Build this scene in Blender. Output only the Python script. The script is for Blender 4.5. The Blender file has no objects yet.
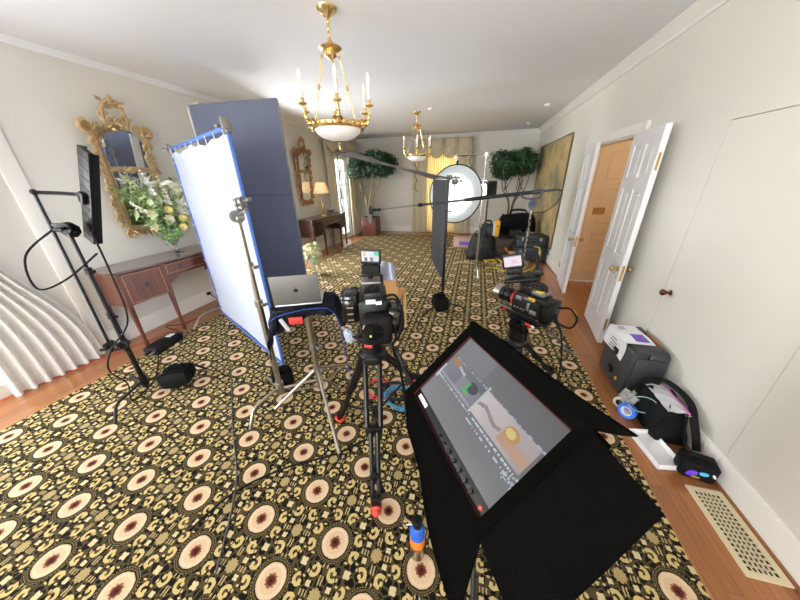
import bpy, bmesh, math, random
from mathutils import Vector, Matrix, Euler
PI = math.pi
rnd = random.Random(7)
scene = bpy.context.scene
COL = scene.collection
V = Vector
MW = {}

# ---------------------------------------------------------------- colours / materials
def lin(r, g, b):
    f = lambda c: (c/255/12.92) if c/255 <= .04045 else ((c/255+.055)/1.055)**2.4
    return (f(r), f(g), f(b), 1.0)

class N:
    """arithmetic on shader sockets"""
    nt = None
    def __init__(s, v): s.v = v
    @staticmethod
    def m(op, *a, clamp=False):
        n = N.nt.nodes.new('ShaderNodeMath'); n.operation = op; n.use_clamp = clamp
        for i, x in enumerate(a):
            if isinstance(x, N): N.nt.links.new(x.v, n.inputs[i])
            else: n.inputs[i].default_value = x
        return N(n.outputs[0])
    def __add__(s, o): return N.m('ADD', s, o)
    def __radd__(s, o): return N.m('ADD', o, s)
    def __sub__(s, o): return N.m('SUBTRACT', s, o)
    def __rsub__(s, o): return N.m('SUBTRACT', o, s)
    def __mul__(s, o): return N.m('MULTIPLY', s, o)
    def __rmul__(s, o): return N.m('MULTIPLY', o, s)
    def __truediv__(s, o): return N.m('DIVIDE', s, o)
    def __lt__(s, o): return N.m('LESS_THAN', s, o)
    def __gt__(s, o): return N.m('GREATER_THAN', s, o)
def nmin(a, b): return N.m('MINIMUM', a, b)
def nmax(a, b): return N.m('MAXIMUM', a, b)
def nabs(a): return N.m('ABSOLUTE', a)
def hyp(a, b): return N.m('SQRT', a*a + b*b)
def mixc(fac, a, b):
    n = N.nt.nodes.new('ShaderNodeMix'); n.data_type = 'RGBA'
    if isinstance(fac, N): N.nt.links.new(fac.v, n.inputs[0])
    else: n.inputs[0].default_value = fac
    for i, x in ((6, a), (7, b)):
        if isinstance(x, N): N.nt.links.new(x.v, n.inputs[i])
        else: n.inputs[i].default_value = x
    return N(n.outputs[2])

def base(name):
    m = bpy.data.materials.new(name); m.use_nodes = True
    nt = m.node_tree; N.nt = nt
    return m, nt, nt.nodes['Principled BSDF']

def pm(name, rgb, rough=.5, metal=0, noise=.0, scale=20, bump=0, bscale=None, trans=0, sheen=0, coat=0, emit=None, es=0, alpha=1, sss=0, spec=.5):
    m, nt, b = base(name)
    c = lin(*rgb)
    b.inputs['Roughness'].default_value = rough; b.inputs['Specular IOR Level'].default_value = spec
    b.inputs['Metallic'].default_value = metal
    b.inputs['Base Color'].default_value = c
    b.inputs['Transmission Weight'].default_value = trans
    b.inputs['Sheen Weight'].default_value = sheen
    b.inputs['Coat Weight'].default_value = coat
    b.inputs['Alpha'].default_value = alpha
    if emit: b.inputs['Emission Color'].default_value = lin(*emit); b.inputs['Emission Strength'].default_value = es
    if noise or bump:
        tc = nt.nodes.new('ShaderNodeTexCoord')
        n = nt.nodes.new('ShaderNodeTexNoise'); n.inputs['Scale'].default_value = scale; n.inputs['Detail'].default_value = 4
        nt.links.new(tc.outputs['Object'], n.inputs['Vector'])
        if noise:
            d = tuple(max(0, x*(1-noise)) for x in c[:3]) + (1,); l = tuple(min(1, x*(1+noise)) for x in c[:3]) + (1,)
            k = mixc(N(n.outputs['Fac']), d, l); nt.links.new(k.v, b.inputs['Base Color'])
        if bump:
            n2 = n
            if bscale:
                n2 = nt.nodes.new('ShaderNodeTexNoise'); n2.inputs['Scale'].default_value = bscale
                nt.links.new(tc.outputs['Object'], n2.inputs['Vector'])
            bp = nt.nodes.new('ShaderNodeBump'); bp.inputs['Strength'].default_value = bump; bp.inputs['Distance'].default_value = .01
            nt.links.new(n2.outputs['Fac'], bp.inputs['Height']); nt.links.new(bp.outputs[0], b.inputs['Normal'])
    return m

def translucent(name, rgb, fac=.5, rough=.8):
    m, nt, b = base(name)
    b.inputs['Base Color'].default_value = lin(*rgb); b.inputs['Roughness'].default_value = rough
    t = nt.nodes.new('ShaderNodeBsdfTranslucent'); t.inputs['Color'].default_value = lin(*rgb)
    mx = nt.nodes.new('ShaderNodeMixShader'); mx.inputs[0].default_value = fac
    nt.links.new(b.outputs[0], mx.inputs[1]); nt.links.new(t.outputs[0], mx.inputs[2])
    nt.links.new(mx.outputs[0], nt.nodes['Material Output'].inputs[0])
    return m

def wood(name, c1, c2, scale=6, axis='Y', rough=.35, coat=.3):
    m, nt, b = base(name)
    tc = nt.nodes.new('ShaderNodeTexCoord'); mp = nt.nodes.new('ShaderNodeMapping')
    s = {'X': (1, 9, 9), 'Y': (9, 1, 9), 'Z': (9, 9, 1)}[axis]
    mp.inputs['Scale'].default_value = s
    nt.links.new(tc.outputs['Object'], mp.inputs[0])
    n = nt.nodes.new('ShaderNodeTexNoise'); n.inputs['Scale'].default_value = scale; n.inputs['Detail'].default_value = 6
    nt.links.new(mp.outputs[0], n.inputs['Vector'])
    r = nt.nodes.new('ShaderNodeValToRGB'); r.color_ramp.elements[0].position = .3; r.color_ramp.elements[1].position = .7
    r.color_ramp.elements[0].color = lin(*c1); r.color_ramp.elements[1].color = lin(*c2)
    nt.links.new(n.outputs['Fac'], r.inputs[0]); nt.links.new(r.outputs[0], b.inputs['Base Color'])
    b.inputs['Roughness'].default_value = rough; b.inputs['Coat Weight'].default_value = coat; b.inputs['Coat Roughness'].default_value = .15
    return m

def vcol(name, strength):
    """a lit screen: emission from the picture stored in the mesh"""
    m, nt, b = base(name)
    a = nt.nodes.new('ShaderNodeVertexColor'); a.layer_name = 'Col'
    b.inputs['Base Color'].default_value = (.01, .01, .012, 1); b.inputs['Roughness'].default_value = .25
    nt.links.new(a.outputs[0], b.inputs['Emission Color']); b.inputs['Emission Strength'].default_value = strength
    return m

# ---------------------------------------------------------------- mesh building
class MB:
    def __init__(s): s.bm = bmesh.new()
    def box(s, c, size, rot=None, bevel=0, seg=2):
        x, y, z = [k/2 for k in size]
        R = rot.to_matrix() if isinstance(rot, Euler) else (rot if rot is not None else Matrix.Identity(3))
        vs = [s.bm.verts.new(V(c) + R @ V((i*x, j*y, k*z))) for i in (-1, 1) for j in (-1, 1) for k in (-1, 1)]
        fs = [(0, 1, 3, 2), (4, 6, 7, 5), (0, 4, 5, 1), (2, 3, 7, 6), (0, 2, 6, 4), (1, 5, 7, 3)]
        F = [s.bm.faces.new([vs[i] for i in f]) for f in fs]
        if bevel:
            es = list({e for f in F for e in f.edges})
            bmesh.ops.bevel(s.bm, geom=es, offset=bevel, segments=seg, affect='EDGES', profile=.5)
        return s
    def prism(s, pts, ext, bevel=0):
        """polygon pts (3D) extruded by ext"""
        e = V(ext); a = [s.bm.verts.new(V(p)) for p in pts]; b = [s.bm.verts.new(V(p)+e) for p in pts]
        n = len(pts); F = [s.bm.faces.new(a[::-1]), s.bm.faces.new(b)]
        for i in range(n): F.append(s.bm.faces.new((a[i], a[(i+1) % n], b[(i+1) % n], b[i])))
        if bevel:
            bmesh.ops.bevel(s.bm, geom=list({e for f in F for e in f.edges}), offset=bevel, segments=2, affect='EDGES', profile=.5)
        return s
    def rings(s, rings, closed=False, caps=True):
        R = [[s.bm.verts.new(p) for p in r] for r in rings]; n = len(R[0]); m = len(R)
        for i in range(m if closed else m-1):
            a, b = R[i], R[(i+1) % m]
            for j in range(n): s.bm.faces.new((a[j], a[(j+1) % n], b[(j+1) % n], b[j]))
        if caps and not closed:
            s.bm.faces.new(R[0][::-1]); s.bm.faces.new(R[-1])
        return s
    def tube(s, pts, r, n=8, closed=False, sub=0, flat=None):
        pts = [V(p) for p in pts]
        if sub: pts = smooth_path(pts, sub, closed)
        m = len(pts); out = []; up = None
        for i, p in enumerate(pts):
            a = pts[(i-1) % m] if (closed or i > 0) else p; b = pts[(i+1) % m] if (closed or i < m-1) else p
            t = (b-a); t = t.normalized() if t.length > 1e-9 else V((0, 0, 1))
            if up is None:
                h = V((0, 0, 1)) if abs(t.z) < .9 else V((1, 0, 0))
                up = (h - t*h.dot(t)).normalized()
            else:
                up = up - t*up.dot(t); up = up.normalized() if up.length > 1e-6 else t.orthogonal().normalized()
            w = t.cross(up)
            rr = r[min(int(i*len(r)/m), len(r)-1)] if isinstance(r, (list, tuple)) and sub else (r[i] if isinstance(r, (list, tuple)) else r)
            k = flat or 1
            out.append([p + (up*math.cos(q)*k + w*math.sin(q))*rr for q in [2*PI*j/n for j in range(n)]])
        return s.rings(out, closed)
    def cyl(s, p0, p1, r0, r1=None, n=16): return s.tube([p0, p1], [r0, r0 if r1 is None else r1], n)
    def sphere(s, c, r, n=12, rot=None):
        r = r if isinstance(r, (tuple, list)) else (r, r, r)
        R = rot.to_matrix() if rot else Matrix.Identity(3)
        out = []
        for i in range(1, n//2+1):
            th = PI*(i-.5)/(n//2); 
            out.append([V(c) + R @ V((r[0]*math.sin(th)*math.cos(2*PI*j/n), r[1]*math.sin(th)*math.sin(2*PI*j/n), r[2]*math.cos(th))) for j in range(n)])
        return s.rings(out)
    def lathe(s, prof, c=(0, 0, 0), R=None, n=24):
        R = R or Matrix.Identity(3)
        return s.rings([[V(c) + R @ V((max(r, 1e-4)*math.cos(2*PI*j/n), max(r, 1e-4)*math.sin(2*PI*j/n), z)) for j in range(n)] for r, z in prof])
    def grid(s, fn, nu, nv, thick=0):
        P = [[V(fn(i/nu, j/nv)) for j in range(nv+1)] for i in range(nu+1)]
        A = [[s.bm.verts.new(p) for p in row] for row in P]
        for i in range(nu):
            for j in range(nv): s.bm.faces.new((A[i][j], A[i+1][j], A[i+1][j+1], A[i][j+1]))
        if thick:
            nn = []
            for i in range(nu+1):
                for j in range(nv+1):
                    du = P[min(i+1, nu)][j]-P[max(i-1, 0)][j]; dv = P[i][min(j+1, nv)]-P[i][max(j-1, 0)]
                    k = du.cross(dv); nn.append(k.normalized() if k.length > 1e-12 else V((0, 0, 1)))
            B = [[s.bm.verts.new(P[i][j]-nn[i*(nv+1)+j]*thick) for j in range(nv+1)] for i in range(nu+1)]
            for i in range(nu):
                for j in range(nv): s.bm.faces.new((B[i][j], B[i][j+1], B[i+1][j+1], B[i+1][j]))
            for i in range(nu):
                s.bm.faces.new((A[i][0], B[i][0], B[i+1][0], A[i+1][0])); s.bm.faces.new((A[i][nv], A[i+1][nv], B[i+1][nv], B[i][nv]))
            for j in range(nv):
                s.bm.faces.new((A[0][j], A[0][j+1], B[0][j+1], B[0][j])); s.bm.faces.new((A[nu][j], B[nu][j], B[nu][j+1], A[nu][j+1]))
        return s
    def leaf(s, p, d, up, L, W, bend=.15):
        p, d, up = V(p), V(d).normalized(), V(up)
        w = d.cross(up); w = w.normalized() if w.length > 1e-6 else d.orthogonal().normalized()
        u = w.cross(d)
        a = s.bm.verts.new(p); b = s.bm.verts.new(p + d*L*.45 + w*W/2 + u*L*bend*.4); c = s.bm.verts.new(p + d*L - u*L*bend*.3); e = s.bm.verts.new(p + d*L*.45 - w*W/2 + u*L*bend*.4)
        f = s.bm.verts.new(p + d*L*.5 + u*L*bend*.1)
        s.bm.faces.new((a, b, f)); s.bm.faces.new((b, c, f)); s.bm.faces.new((c, e, f)); s.bm.faces.new((e, a, f))
        return s
    def xf(s, M):
        bmesh.ops.transform(s.bm, matrix=M, verts=s.bm.verts); return s

def smooth_path(p, sub, closed=False):
    out = []; n = len(p)
    for i in range(n if closed else n-1):
        g = lambda k: p[k % n] if closed else p[max(0, min(n-1, k))]
        a, b, c, d = g(i-1), g(i), g(i+1), g(i+2)
        for k in range(sub):
            t = k/sub
            out.append(.5*((2*b) + (c-a)*t + (2*a-5*b+4*c-d)*t*t + (3*b-a-3*c+d)*t**3))
    if not closed: out.append(p[-1])
    return out

def raw(name, mb, mat, parent=None, angle=35):
    me = bpy.data.meshes.new(name)
    bmesh.ops.recalc_face_normals(mb.bm, faces=mb.bm.faces)
    if parent is not None: mb.bm.transform(MW[parent.name].inverted())
    mb.bm.to_mesh(me); mb.bm.free()
    me.materials.append(mat)
    for p in me.polygons: p.use_smooth = True
    me.set_sharp_from_angle(angle=math.radians(angle))
    o = bpy.data.objects.new(name, me); COL.objects.link(o)
    if parent is not None: o.parent = parent; MW[o.name] = MW[parent.name].copy()
    else: MW[o.name] = Matrix.Identity(4)
    return o
def part(name, mb, mat, parent, label=None, angle=35):
    o = raw(name, mb, mat, parent, angle)
    if label: o['label'] = label
    return o
def tag(o, label, cat, group=None, kind=None):
    o['label'] = label; o['category'] = cat
    if group: o['group'] = group
    if kind: o['kind'] = kind
    return o
def thing(name, label, cat, loc=(0, 0, 0), group=None, kind=None):
    o = bpy.data.objects.new(name, None); COL.objects.link(o); o.location = loc; o.empty_display_size = .1
    MW[o.name] = Matrix.Translation(V(loc))
    return tag(o, label, cat, group, kind)
def single(name, mb, mat, label, cat, group=None, loc=None, kind=None, angle=35):
    """a thing that is one mesh, origin at loc"""
    if loc is not None: mb.xf(Matrix.Translation(-V(loc)))
    o = raw(name, mb, mat, None, angle)
    if loc is not None: o.location = loc; MW[o.name] = Matrix.Translation(V(loc))
    return tag(o, label, cat, group, kind)
def struct(name, mb, mat, label, cat, angle=30):
    return tag(raw(name, mb, mat, None, angle), label, cat, None, 'structure')
def kids(o): return [c for c in COL.objects if c.parent == o]
def copy_tree(o, parent=None):
    c = o.copy(); COL.objects.link(c)
    if parent is not None: c.parent = parent
    for ch in kids(o): copy_tree(ch, c)
    return c
def basis(x, y, z):
    return Matrix((x, y, z)).transposed()
def Rz(d): return Matrix.Rotation(math.radians(d), 3, 'Z')

# ---------------------------------------------------------------- palette
BLACK = pm('black_plastic', (14, 14, 16), .42, noise=.3, spec=.35)
BLACKM = pm('black_metal', (14, 14, 16), .35, spec=.4)
BLACKSHINY = pm('black_gloss', (14, 14, 16), .16)
RUBBER = pm('rubber', (12, 12, 13), .7, spec=.25)
CLOTHBLK = pm('black_fabric', (10, 10, 12), .92, noise=.35, scale=60, bump=.3, bscale=200, spec=.15)
NYLON = pm('black_nylon', (13, 14, 16), .7, noise=.35, scale=30, bump=.4, bscale=120, spec=.2)
VELVET = pm('black_velvet', (13, 13, 12), 1.0, noise=.5, scale=120, bump=.4, bscale=300, spec=.0)
NAVY = pm('navy_fabric', (17, 21, 30), .85, noise=.3, scale=40, bump=.4, bscale=90, spec=.2)
CHROME = pm('chrome', (205, 203, 196), .22, metal=1)
STEEL = pm('stand_steel', (178, 172, 160), .3, metal=1, noise=.12, scale=8)
GREYM = pm('grey_cast_metal', (150, 148, 145), .4, metal=.8)
BRASS = pm('brass', (196, 164, 108), .3, metal=1)
GILT = pm('gilt', (196, 168, 124), .42, metal=.45, noise=.35, scale=35, bump=.5, bscale=60)
BRONZE = pm('bronze_gilt', (172, 130, 94), .45, metal=.35, noise=.35, scale=35, bump=.5, bscale=60)
GOLD = pm('polished_gold', (232, 200, 138), .24, metal=.9, bump=.25, bscale=70)
MIRROR = pm('mirror', (235, 238, 240), .02, metal=1)
WHITE = pm('white_paint', (236, 234, 230), .45)
CANDLE = pm('candle_white', (244, 242, 236), .4)
FROST = pm('frosted_glass', (246, 244, 242), .35, emit=(255, 248, 240), es=.12, sss=.1)
BULB = pm('flame_bulb', (255, 232, 205), .1, emit=(255, 216, 170), es=.9)
CRYSTAL = pm('glass', (240, 244, 240), .03, trans=.92)
MAHOG = wood('mahogany', (72, 38, 28), (120, 68, 50), 3.5, 'Z', .28, .5)
MAHOGTOP = wood('mahogany_top', (88, 66, 54), (112, 86, 72), 3, 'Y', .2, .8)
MAHOGDK = wood('mahogany_dark', (34, 17, 14), (60, 31, 24), 3.5, 'Z', .3, .4)
RED = pm('red', (205, 48, 38), .5)
BLUE = pm('blue', (38, 92, 190), .5)
ORANGE = pm('orange', (222, 120, 38), .55)
YELLOW = pm('yellow', (224, 192, 40), .5)
PAPER = pm('paper', (240, 240, 243), .7)
PURPLE = pm('purple_print', (120, 90, 190), .6)
GREYPRINT = pm('grey_print', (150, 150, 158), .7)
SILVERLAP = pm('laptop_aluminium', (116, 114, 111), .5, metal=.45)
LCD = pm('dark_glass', (10, 10, 12), .12)
# ================================================================ setting
XL, XR, YF, YN, ZC, FZ = -3.80, 1.50, 9.2, -3.2, 2.77, -.008
def wallmat(name, rgb):
    return pm(name, rgb, .75, noise=.035, scale=2.2, bump=.06, bscale=90)
WALL = wallmat('wall_paint', (221, 218, 209))
WALLR = wallmat('wall_paint_right', (221, 218, 209))
CEIL = pm('ceiling_paint', (238, 238, 240), .8, noise=.02, scale=1.5)
TRIM = pm('trim_paint', (236, 233, 226), .4)
DOORW = pm('door_paint', (238, 238, 240), .35)
HALLP = pm('hall_paint', (222, 200, 166), .5)

def floor_mat():
    m, nt, b = base('oak_floor')
    tc = nt.nodes.new('ShaderNodeTexCoord'); mp = nt.nodes.new('ShaderNodeMapping')
    mp.inputs['Rotation'].default_value = (0, 0, PI/2)
    nt.links.new(tc.outputs['Object'], mp.inputs[0])
    br = nt.nodes.new('ShaderNodeTexBrick')
    br.inputs['Scale'].default_value = 1; br.inputs['Brick Width'].default_value = .9; br.inputs['Row Height'].default_value = .062
    br.inputs['Mortar Size'].default_value = .0012; br.inputs['Mortar Smooth'].default_value = .2
    br.inputs['Color1'].default_value = lin(166, 108, 62); br.inputs['Color2'].default_value = lin(142, 88, 48); br.inputs['Mortar'].default_value = lin(96, 58, 34)
    nt.links.new(mp.outputs[0], br.inputs['Vector'])
    mp2 = nt.nodes.new('ShaderNodeMapping'); mp2.inputs['Scale'].default_value = (30, 2, 1)
    nt.links.new(tc.outputs['Object'], mp2.inputs[0])
    n = nt.nodes.new('ShaderNodeTexNoise'); n.inputs['Scale'].default_value = 2.5; n.inputs['Detail'].default_value = 5
    nt.links.new(mp2.outputs[0], n.inputs['Vector'])
    mx = nt.nodes.new('ShaderNodeMix'); mx.data_type = 'RGBA'; mx.blend_type = 'OVERLAY'; mx.inputs[0].default_value = .35
    nt.links.new(br.outputs['Color'], mx.inputs[6]); nt.links.new(n.outputs['Fac'], mx.inputs[7])
    nt.links.new(mx.outputs[2], b.inputs['Base Color'])
    b.inputs['Roughness'].default_value = .28; b.inputs['Coat Weight'].default_value = .3
    return m

def carpet_mat():
    m, nt, b = base('patterned_carpet')
    tc = nt.nodes.new('ShaderNodeTexCoord')
    wn = nt.nodes.new('ShaderNodeTexNoise'); wn.inputs['Scale'].default_value = 60
    nt.links.new(tc.outputs['Object'], wn.inputs['Vector'])
    sx = nt.nodes.new('ShaderNodeSeparateXYZ'); nt.links.new(tc.outputs['Object'], sx.inputs[0])
    wv = nt.nodes.new('ShaderNodeSeparateColor'); nt.links.new(wn.outputs['Color'], wv.inputs[0])
    P, Q = .4337, .4018
    x = N(sx.outputs[0]) + (N(wv.outputs[0]) - .5)*.007 + 1.8407
    y = N(sx.outputs[1]) + (N(wv.outputs[1]) - .5)*.007 - .6444
    X1 = N.m('PINGPONG', x, P/2); Y1 = N.m('PINGPONG', y, Q/2)
    d0 = hyp(X1, Y1); d1 = hyp(P/2 - X1, Q/2 - Y1)
    s = d1 < d0
    X = X1 + s*(P/2 - X1*2); Y = Y1 + s*(Q/2 - Y1*2)
    d = nmin(d0, d1)
    def ring(cx, cy, r, w, cut): return (nabs(hyp(X - cx, Y - cy) - r) < w) * ((X*cut[0] + Y*cut[1]) < cut[2])
    def disc(cx, cy, r, sx_=1, sy_=1): return hyp((X - cx)*(1/sx_), (Y - cy)*(1/sy_)) < r
    def cross(cx, cy, r, asp=2.0):
        u, v = X - cx, Y - cy
        return nmin(hyp(u + v, (u - v)*asp), hyp(u - v, (u + v)*asp)) < r
    # distances to the two kinds of rosette corner
    r1 = hyp(X - P/2, Y); r2 = hyp(X, Y - Q/2)
    g = ring(.116, .036, .0190, .0074, (1, .55, .1465))
    g = nmax(g, disc(.124, .030, .0085)); g = nmax(g, disc(.137, .052, .0045, 1.6, 1)); g = nmax(g, disc(.100, .018, .005, 1.4, .8))
    g = nmax(g, ring(.046, .117, .0200, .0076, (1.1, -.45, .0095)))
    g = nmax(g, disc(.052, .110, .0085)); g = nmax(g, disc(.071, .128, .0045, 1, 1.5)); g = nmax(g, disc(.022, .103, .0045, .8, 1.6))
    g = nmax(g, disc(.086, .062, .0055, 1.7, .7)); g = nmax(g, disc(.010, .094, .005, .6, 1.6))
    # cross-bars on the row line and paired bars on the column line
    rx = X - P/2
    bars = ((N.m('SINE', rx*420) > .1) * (nabs(Y) < .0105)) * ((rx < -.040) * (rx > -.082))
    ry = Y - Q/2
    pair = ((nabs(X - .0065) < .0030) * ((ry < -.038) * (ry > -.072)))
    ol = nmax(bars, pair)
    fl = cross(P/4, Q/4, .027, 1.8)
    fs = nmax(cross(P/2 - .050, .032, .0195, 1.8), cross(.050, Q/2 - .032, .0195, 1.8))
    ang1 = N.m('ARCTAN2', Y, X - P/2); ang2 = N.m('ARCTAN2', Y - Q/2, X)
    rose = nmax(r1 < (N.m('SINE', ang1*12)*.003 + .0265), r2 < (N.m('SINE', ang2*12)*.003 + .0265))
    vo = nt.nodes.new('ShaderNodeTexVoronoi'); vo.feature = 'DISTANCE_TO_EDGE'; vo.inputs['Scale'].default_value = 30
    nt.links.new(tc.outputs['Object'], vo.inputs['Vector'])
    vein = N(vo.outputs['Distance']) < .10
    black = lin(22, 18, 13)
    c = mixc(vein*.75, black, lin(92, 80, 52))
    c = mixc(g, c, lin(208, 184, 124))
    c = mixc(ol, c, lin(190, 168, 120))
    c = mixc(nmax(fl, fs), c, lin(214, 196, 152))
    c = mixc(rose, c, lin(176, 154, 106))
    c = mixc(d < .088, c, lin(30, 26, 18))
    dots = (nabs(d - .0835) < .0018) * (N.m('SINE', N.m('ARCTAN2', Y, X)*44) > -.3)
    c = mixc(dots, c, lin(150, 134, 90))
    c = mixc((nabs(d - .075) < .0035), c, lin(96, 84, 54))
    c = mixc(d < .0655, c, lin(212, 182, 146))
    c = mixc(d < .061, c, lin(226, 200, 168))
    c = mixc(d < .048, c, lin(218, 188, 152))
    star = N(N.m('SINE', N.m('ARCTAN2', Y, X)*10).v)*.003 + .026
    c = mixc(d < star, c, lin(150, 100, 76))
    c = mixc(d < .019, c, lin(92, 42, 32))
    c = mixc(d < .008, c, lin(58, 26, 22))
    n2 = nt.nodes.new('ShaderNodeTexNoise'); n2.inputs['Scale'].default_value = 260
    nt.links.new(tc.outputs['Object'], n2.inputs['Vector'])
    mx = nt.nodes.new('ShaderNodeMix'); mx.data_type = 'RGBA'; mx.blend_type = 'MULTIPLY'; mx.inputs[0].default_value = .3
    nt.links.new(c.v, mx.inputs[6]); nt.links.new(n2.outputs['Fac'], mx.inputs[7])
    nt.links.new(mx.outputs[2], b.inputs['Base Color'])
    b.inputs['Roughness'].default_value = .95; b.inputs['Specular IOR Level'].default_value = .15
    bp = nt.nodes.new('ShaderNodeBump'); bp.inputs['Strength'].default_value = .4; bp.inputs['Distance'].default_value = .004
    nt.links.new(n2.outputs['Fac'], bp.inputs['Height']); nt.links.new(bp.outputs[0], b.inputs['Normal'])
    return m
OAK = floor_mat()
struct('floor', MB().box(((XL+4.0)/2-.05, 3, FZ-.05), (8.2, 12.8, .1)), OAK, 'polished oak plank floor showing around the patterned rug', 'floor')
single('area_rug', MB().box((-1.09, 3.35, FZ/2), (4.37, 10.7, -FZ), bevel=0), carpet_mat(), 'black and gold area rug with rows of cream medallions on the oak floor', 'rug', loc=None)

T = .14
def wall_boxes(mb, axis, at, thick, u0, u1, z0, z1, holes):
    """wall panel on x=at (axis x) or y=at with rectangular holes (u0,u1,z0,z1)"""
    us = sorted({u0, u1} | {h[0] for h in holes} | {h[1] for h in holes})
    for a, b in zip(us, us[1:]):
        mid = (a+b)/2; segs = [(z0, z1)]
        for h in holes:
            if h[0] < mid < h[1]:
                ns = []
                for s0, s1 in segs:
                    if h[2] > s0: ns.append((s0, min(s1, h[2])))
                    if h[3] < s1: ns.append((max(s0, h[3]), s1))
                segs = ns
        for s0, s1 in segs:
            if s1 - s0 < 1e-4: continue
            c = (at + thick/2, mid, (s0+s1)/2) if axis == 'x' else (mid, at + thick/2, (s0+s1)/2)
            sz = (abs(thick), b-a, s1-s0) if axis == 'x' else (b-a, abs(thick), s1-s0)
            mb.box(c, sz)
    return mb
DOOR = (3.57, 5.02, FZ, 2.0)
CLOS = (1.50, 2.49, FZ, 1.94)
WL1 = (7.25, 8.25, .08, 2.22)      # window far along the left wall
WL2 = (-.4, 1.25, .1, 2.25)        # window by the near curtain
WL3 = (3.85, 4.93, .08, 2.22)      # window between the two sideboards, behind the grey board
WF = (-1.62, -.50, .1, 2.25)       # far wall window
WN = [(-3.2, -1.9, .5, 2.3), (-.6, .8, .5, 2.3)]  # unseen windows behind the camera, added to let in daylight
struct('wall_right', wall_boxes(MB(), 'x', XR, T, YN, YF+T, FZ, ZC, [DOOR, CLOS]), WALLR, 'cream painted wall on the right with a double doorway', 'wall')
struct('wall_left', wall_boxes(MB(), 'x', XL, -T, YN, YF+T, FZ, ZC, [WL1, WL2, WL3]), WALL, 'cream painted wall on the left behind the two mirrors', 'wall')
struct('wall_far', wall_boxes(MB(), 'y', YF, T, XL, XR, FZ, ZC, [WF]), WALL, 'cream far end wall behind the two indoor trees', 'wall')
struct('wall_near', wall_boxes(MB(), 'y', YN, -T, XL-T, XR+T, FZ, ZC, WN), WALL, 'cream wall behind the camera with two tall windows added for daylight', 'wall')
struct('ceiling', MB().box(((XL+XR)/2, (YF+YN)/2, ZC+.05), (XR-XL+2*T, YF-YN+2*T, .1)), CEIL, 'smooth white ceiling above the chandeliers', 'ceiling')

def crown(p0, p1, inward, k=1.0):
    mb = MB(); i = V(inward); a, b = V(p0), V(p1)
    prof = [(0, 0), (.085, 0), (.085, -.012), (.06, -.03), (.05, -.052), (.022, -.075), (.016, -.10), (0, -.10)]
    A = [a + i*x*k + V((0, 0, z*k)) for x, z in prof]
    return mb.prism(A, b-a)
struct('trim_1', crown((XR, YN, ZC), (XR, YF, ZC), (-1, 0, 0)), TRIM, 'white crown moulding along the top of the right wall', 'moulding')
struct('trim_2', crown((XL, YN, ZC), (XL, YF, ZC), (1, 0, 0), .5), CEIL, 'white crown moulding along the top of the left wall', 'moulding')
struct('trim_3', crown((XL, YF, ZC), (XR, YF, ZC), (0, -1, 0)), TRIM, 'white crown moulding along the top of the far wall', 'moulding')

def baseb(a, b, inward, h=.15):
    mb = MB(); i = V(inward)
    prof = [(0, FZ), (.018, FZ), (.018, h-.03), (.009, h), (0, h)]
    return mb.prism([V(a) + i*x + V((0, 0, z)) for x, z in prof], V(b)-V(a))
mb = MB()
for y0, y1 in ((YN, 1.5), (2.49, 3.47), (5.12, YF)):
    prof = [(0, FZ), (.018, FZ), (.018, .12), (.009, .15), (0, .15)]
    mb.prism([V((XR - x, y0, z)) for x, z in prof], (0, y1-y0, 0))
struct('baseboard_right', mb, TRIM, 'white baseboard along the right wall', 'baseboard')
mb = MB()
for y0, y1 in ((YN, -.5), (1.7, 3.8), (4.98, 7.15), (8.35, YF)):
    prof = [(0, FZ), (.018, FZ), (.018, .15), (.009, .18), (0, .18)]
    mb.prism([V((XL + x, y0, z)) for x, z in prof], (0, y1-y0, 0))
struct('baseboard_left', mb, TRIM, 'white baseboard along the left wall behind the sideboards', 'baseboard')
mb = MB()
for x0, x1 in ((XL, -1.75), (-.38, XR)):
    prof = [(0, FZ), (.018, FZ), (.018, .15), (.009, .18), (0, .18)]
    mb.prism([V((x0, YF - x, z)) for x, z in prof], (x1-x0, 0, 0))
struct('baseboard_far', mb, TRIM, 'white baseboard along the far wall', 'baseboard')

# door casing
mb = MB(); w = .095
for y in (DOOR[0]-w/2, DOOR[1]+w/2): mb.box((XR-.012, y, (2.0+FZ)/2+w/2), (.03, w, 2.0-FZ+w), bevel=.006)
mb.box((XR-.012, (DOOR[0]+DOOR[1])/2, 2.0+w/2), (.03, DOOR[1]-DOOR[0], w), bevel=.006)
for y in (DOOR[0]+.0, DOOR[1]-.0):
    mb.box((XR+.07, y + (.008 if y < 4 else -.008), 1.0+FZ/2), (.14, .016, 2.0-FZ))
mb.box((XR+.07, (DOOR[0]+DOOR[1])/2, 1.992), (.14, DOOR[1]-DOOR[0], .016))
struct('trim_4', mb, TRIM, 'white moulded casing around the double doorway', 'door casing')
# curtain side pilaster by near left window
struct('trim_5', MB().box((XL+.012, 1.63, 1.15), (.03, .12, 2.32), bevel=.006).box((XL+.012, .42, 2.33), (.03, 2.0, .12), bevel=.006), TRIM, 'white window casing beside the near left curtain', 'window casing')

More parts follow.
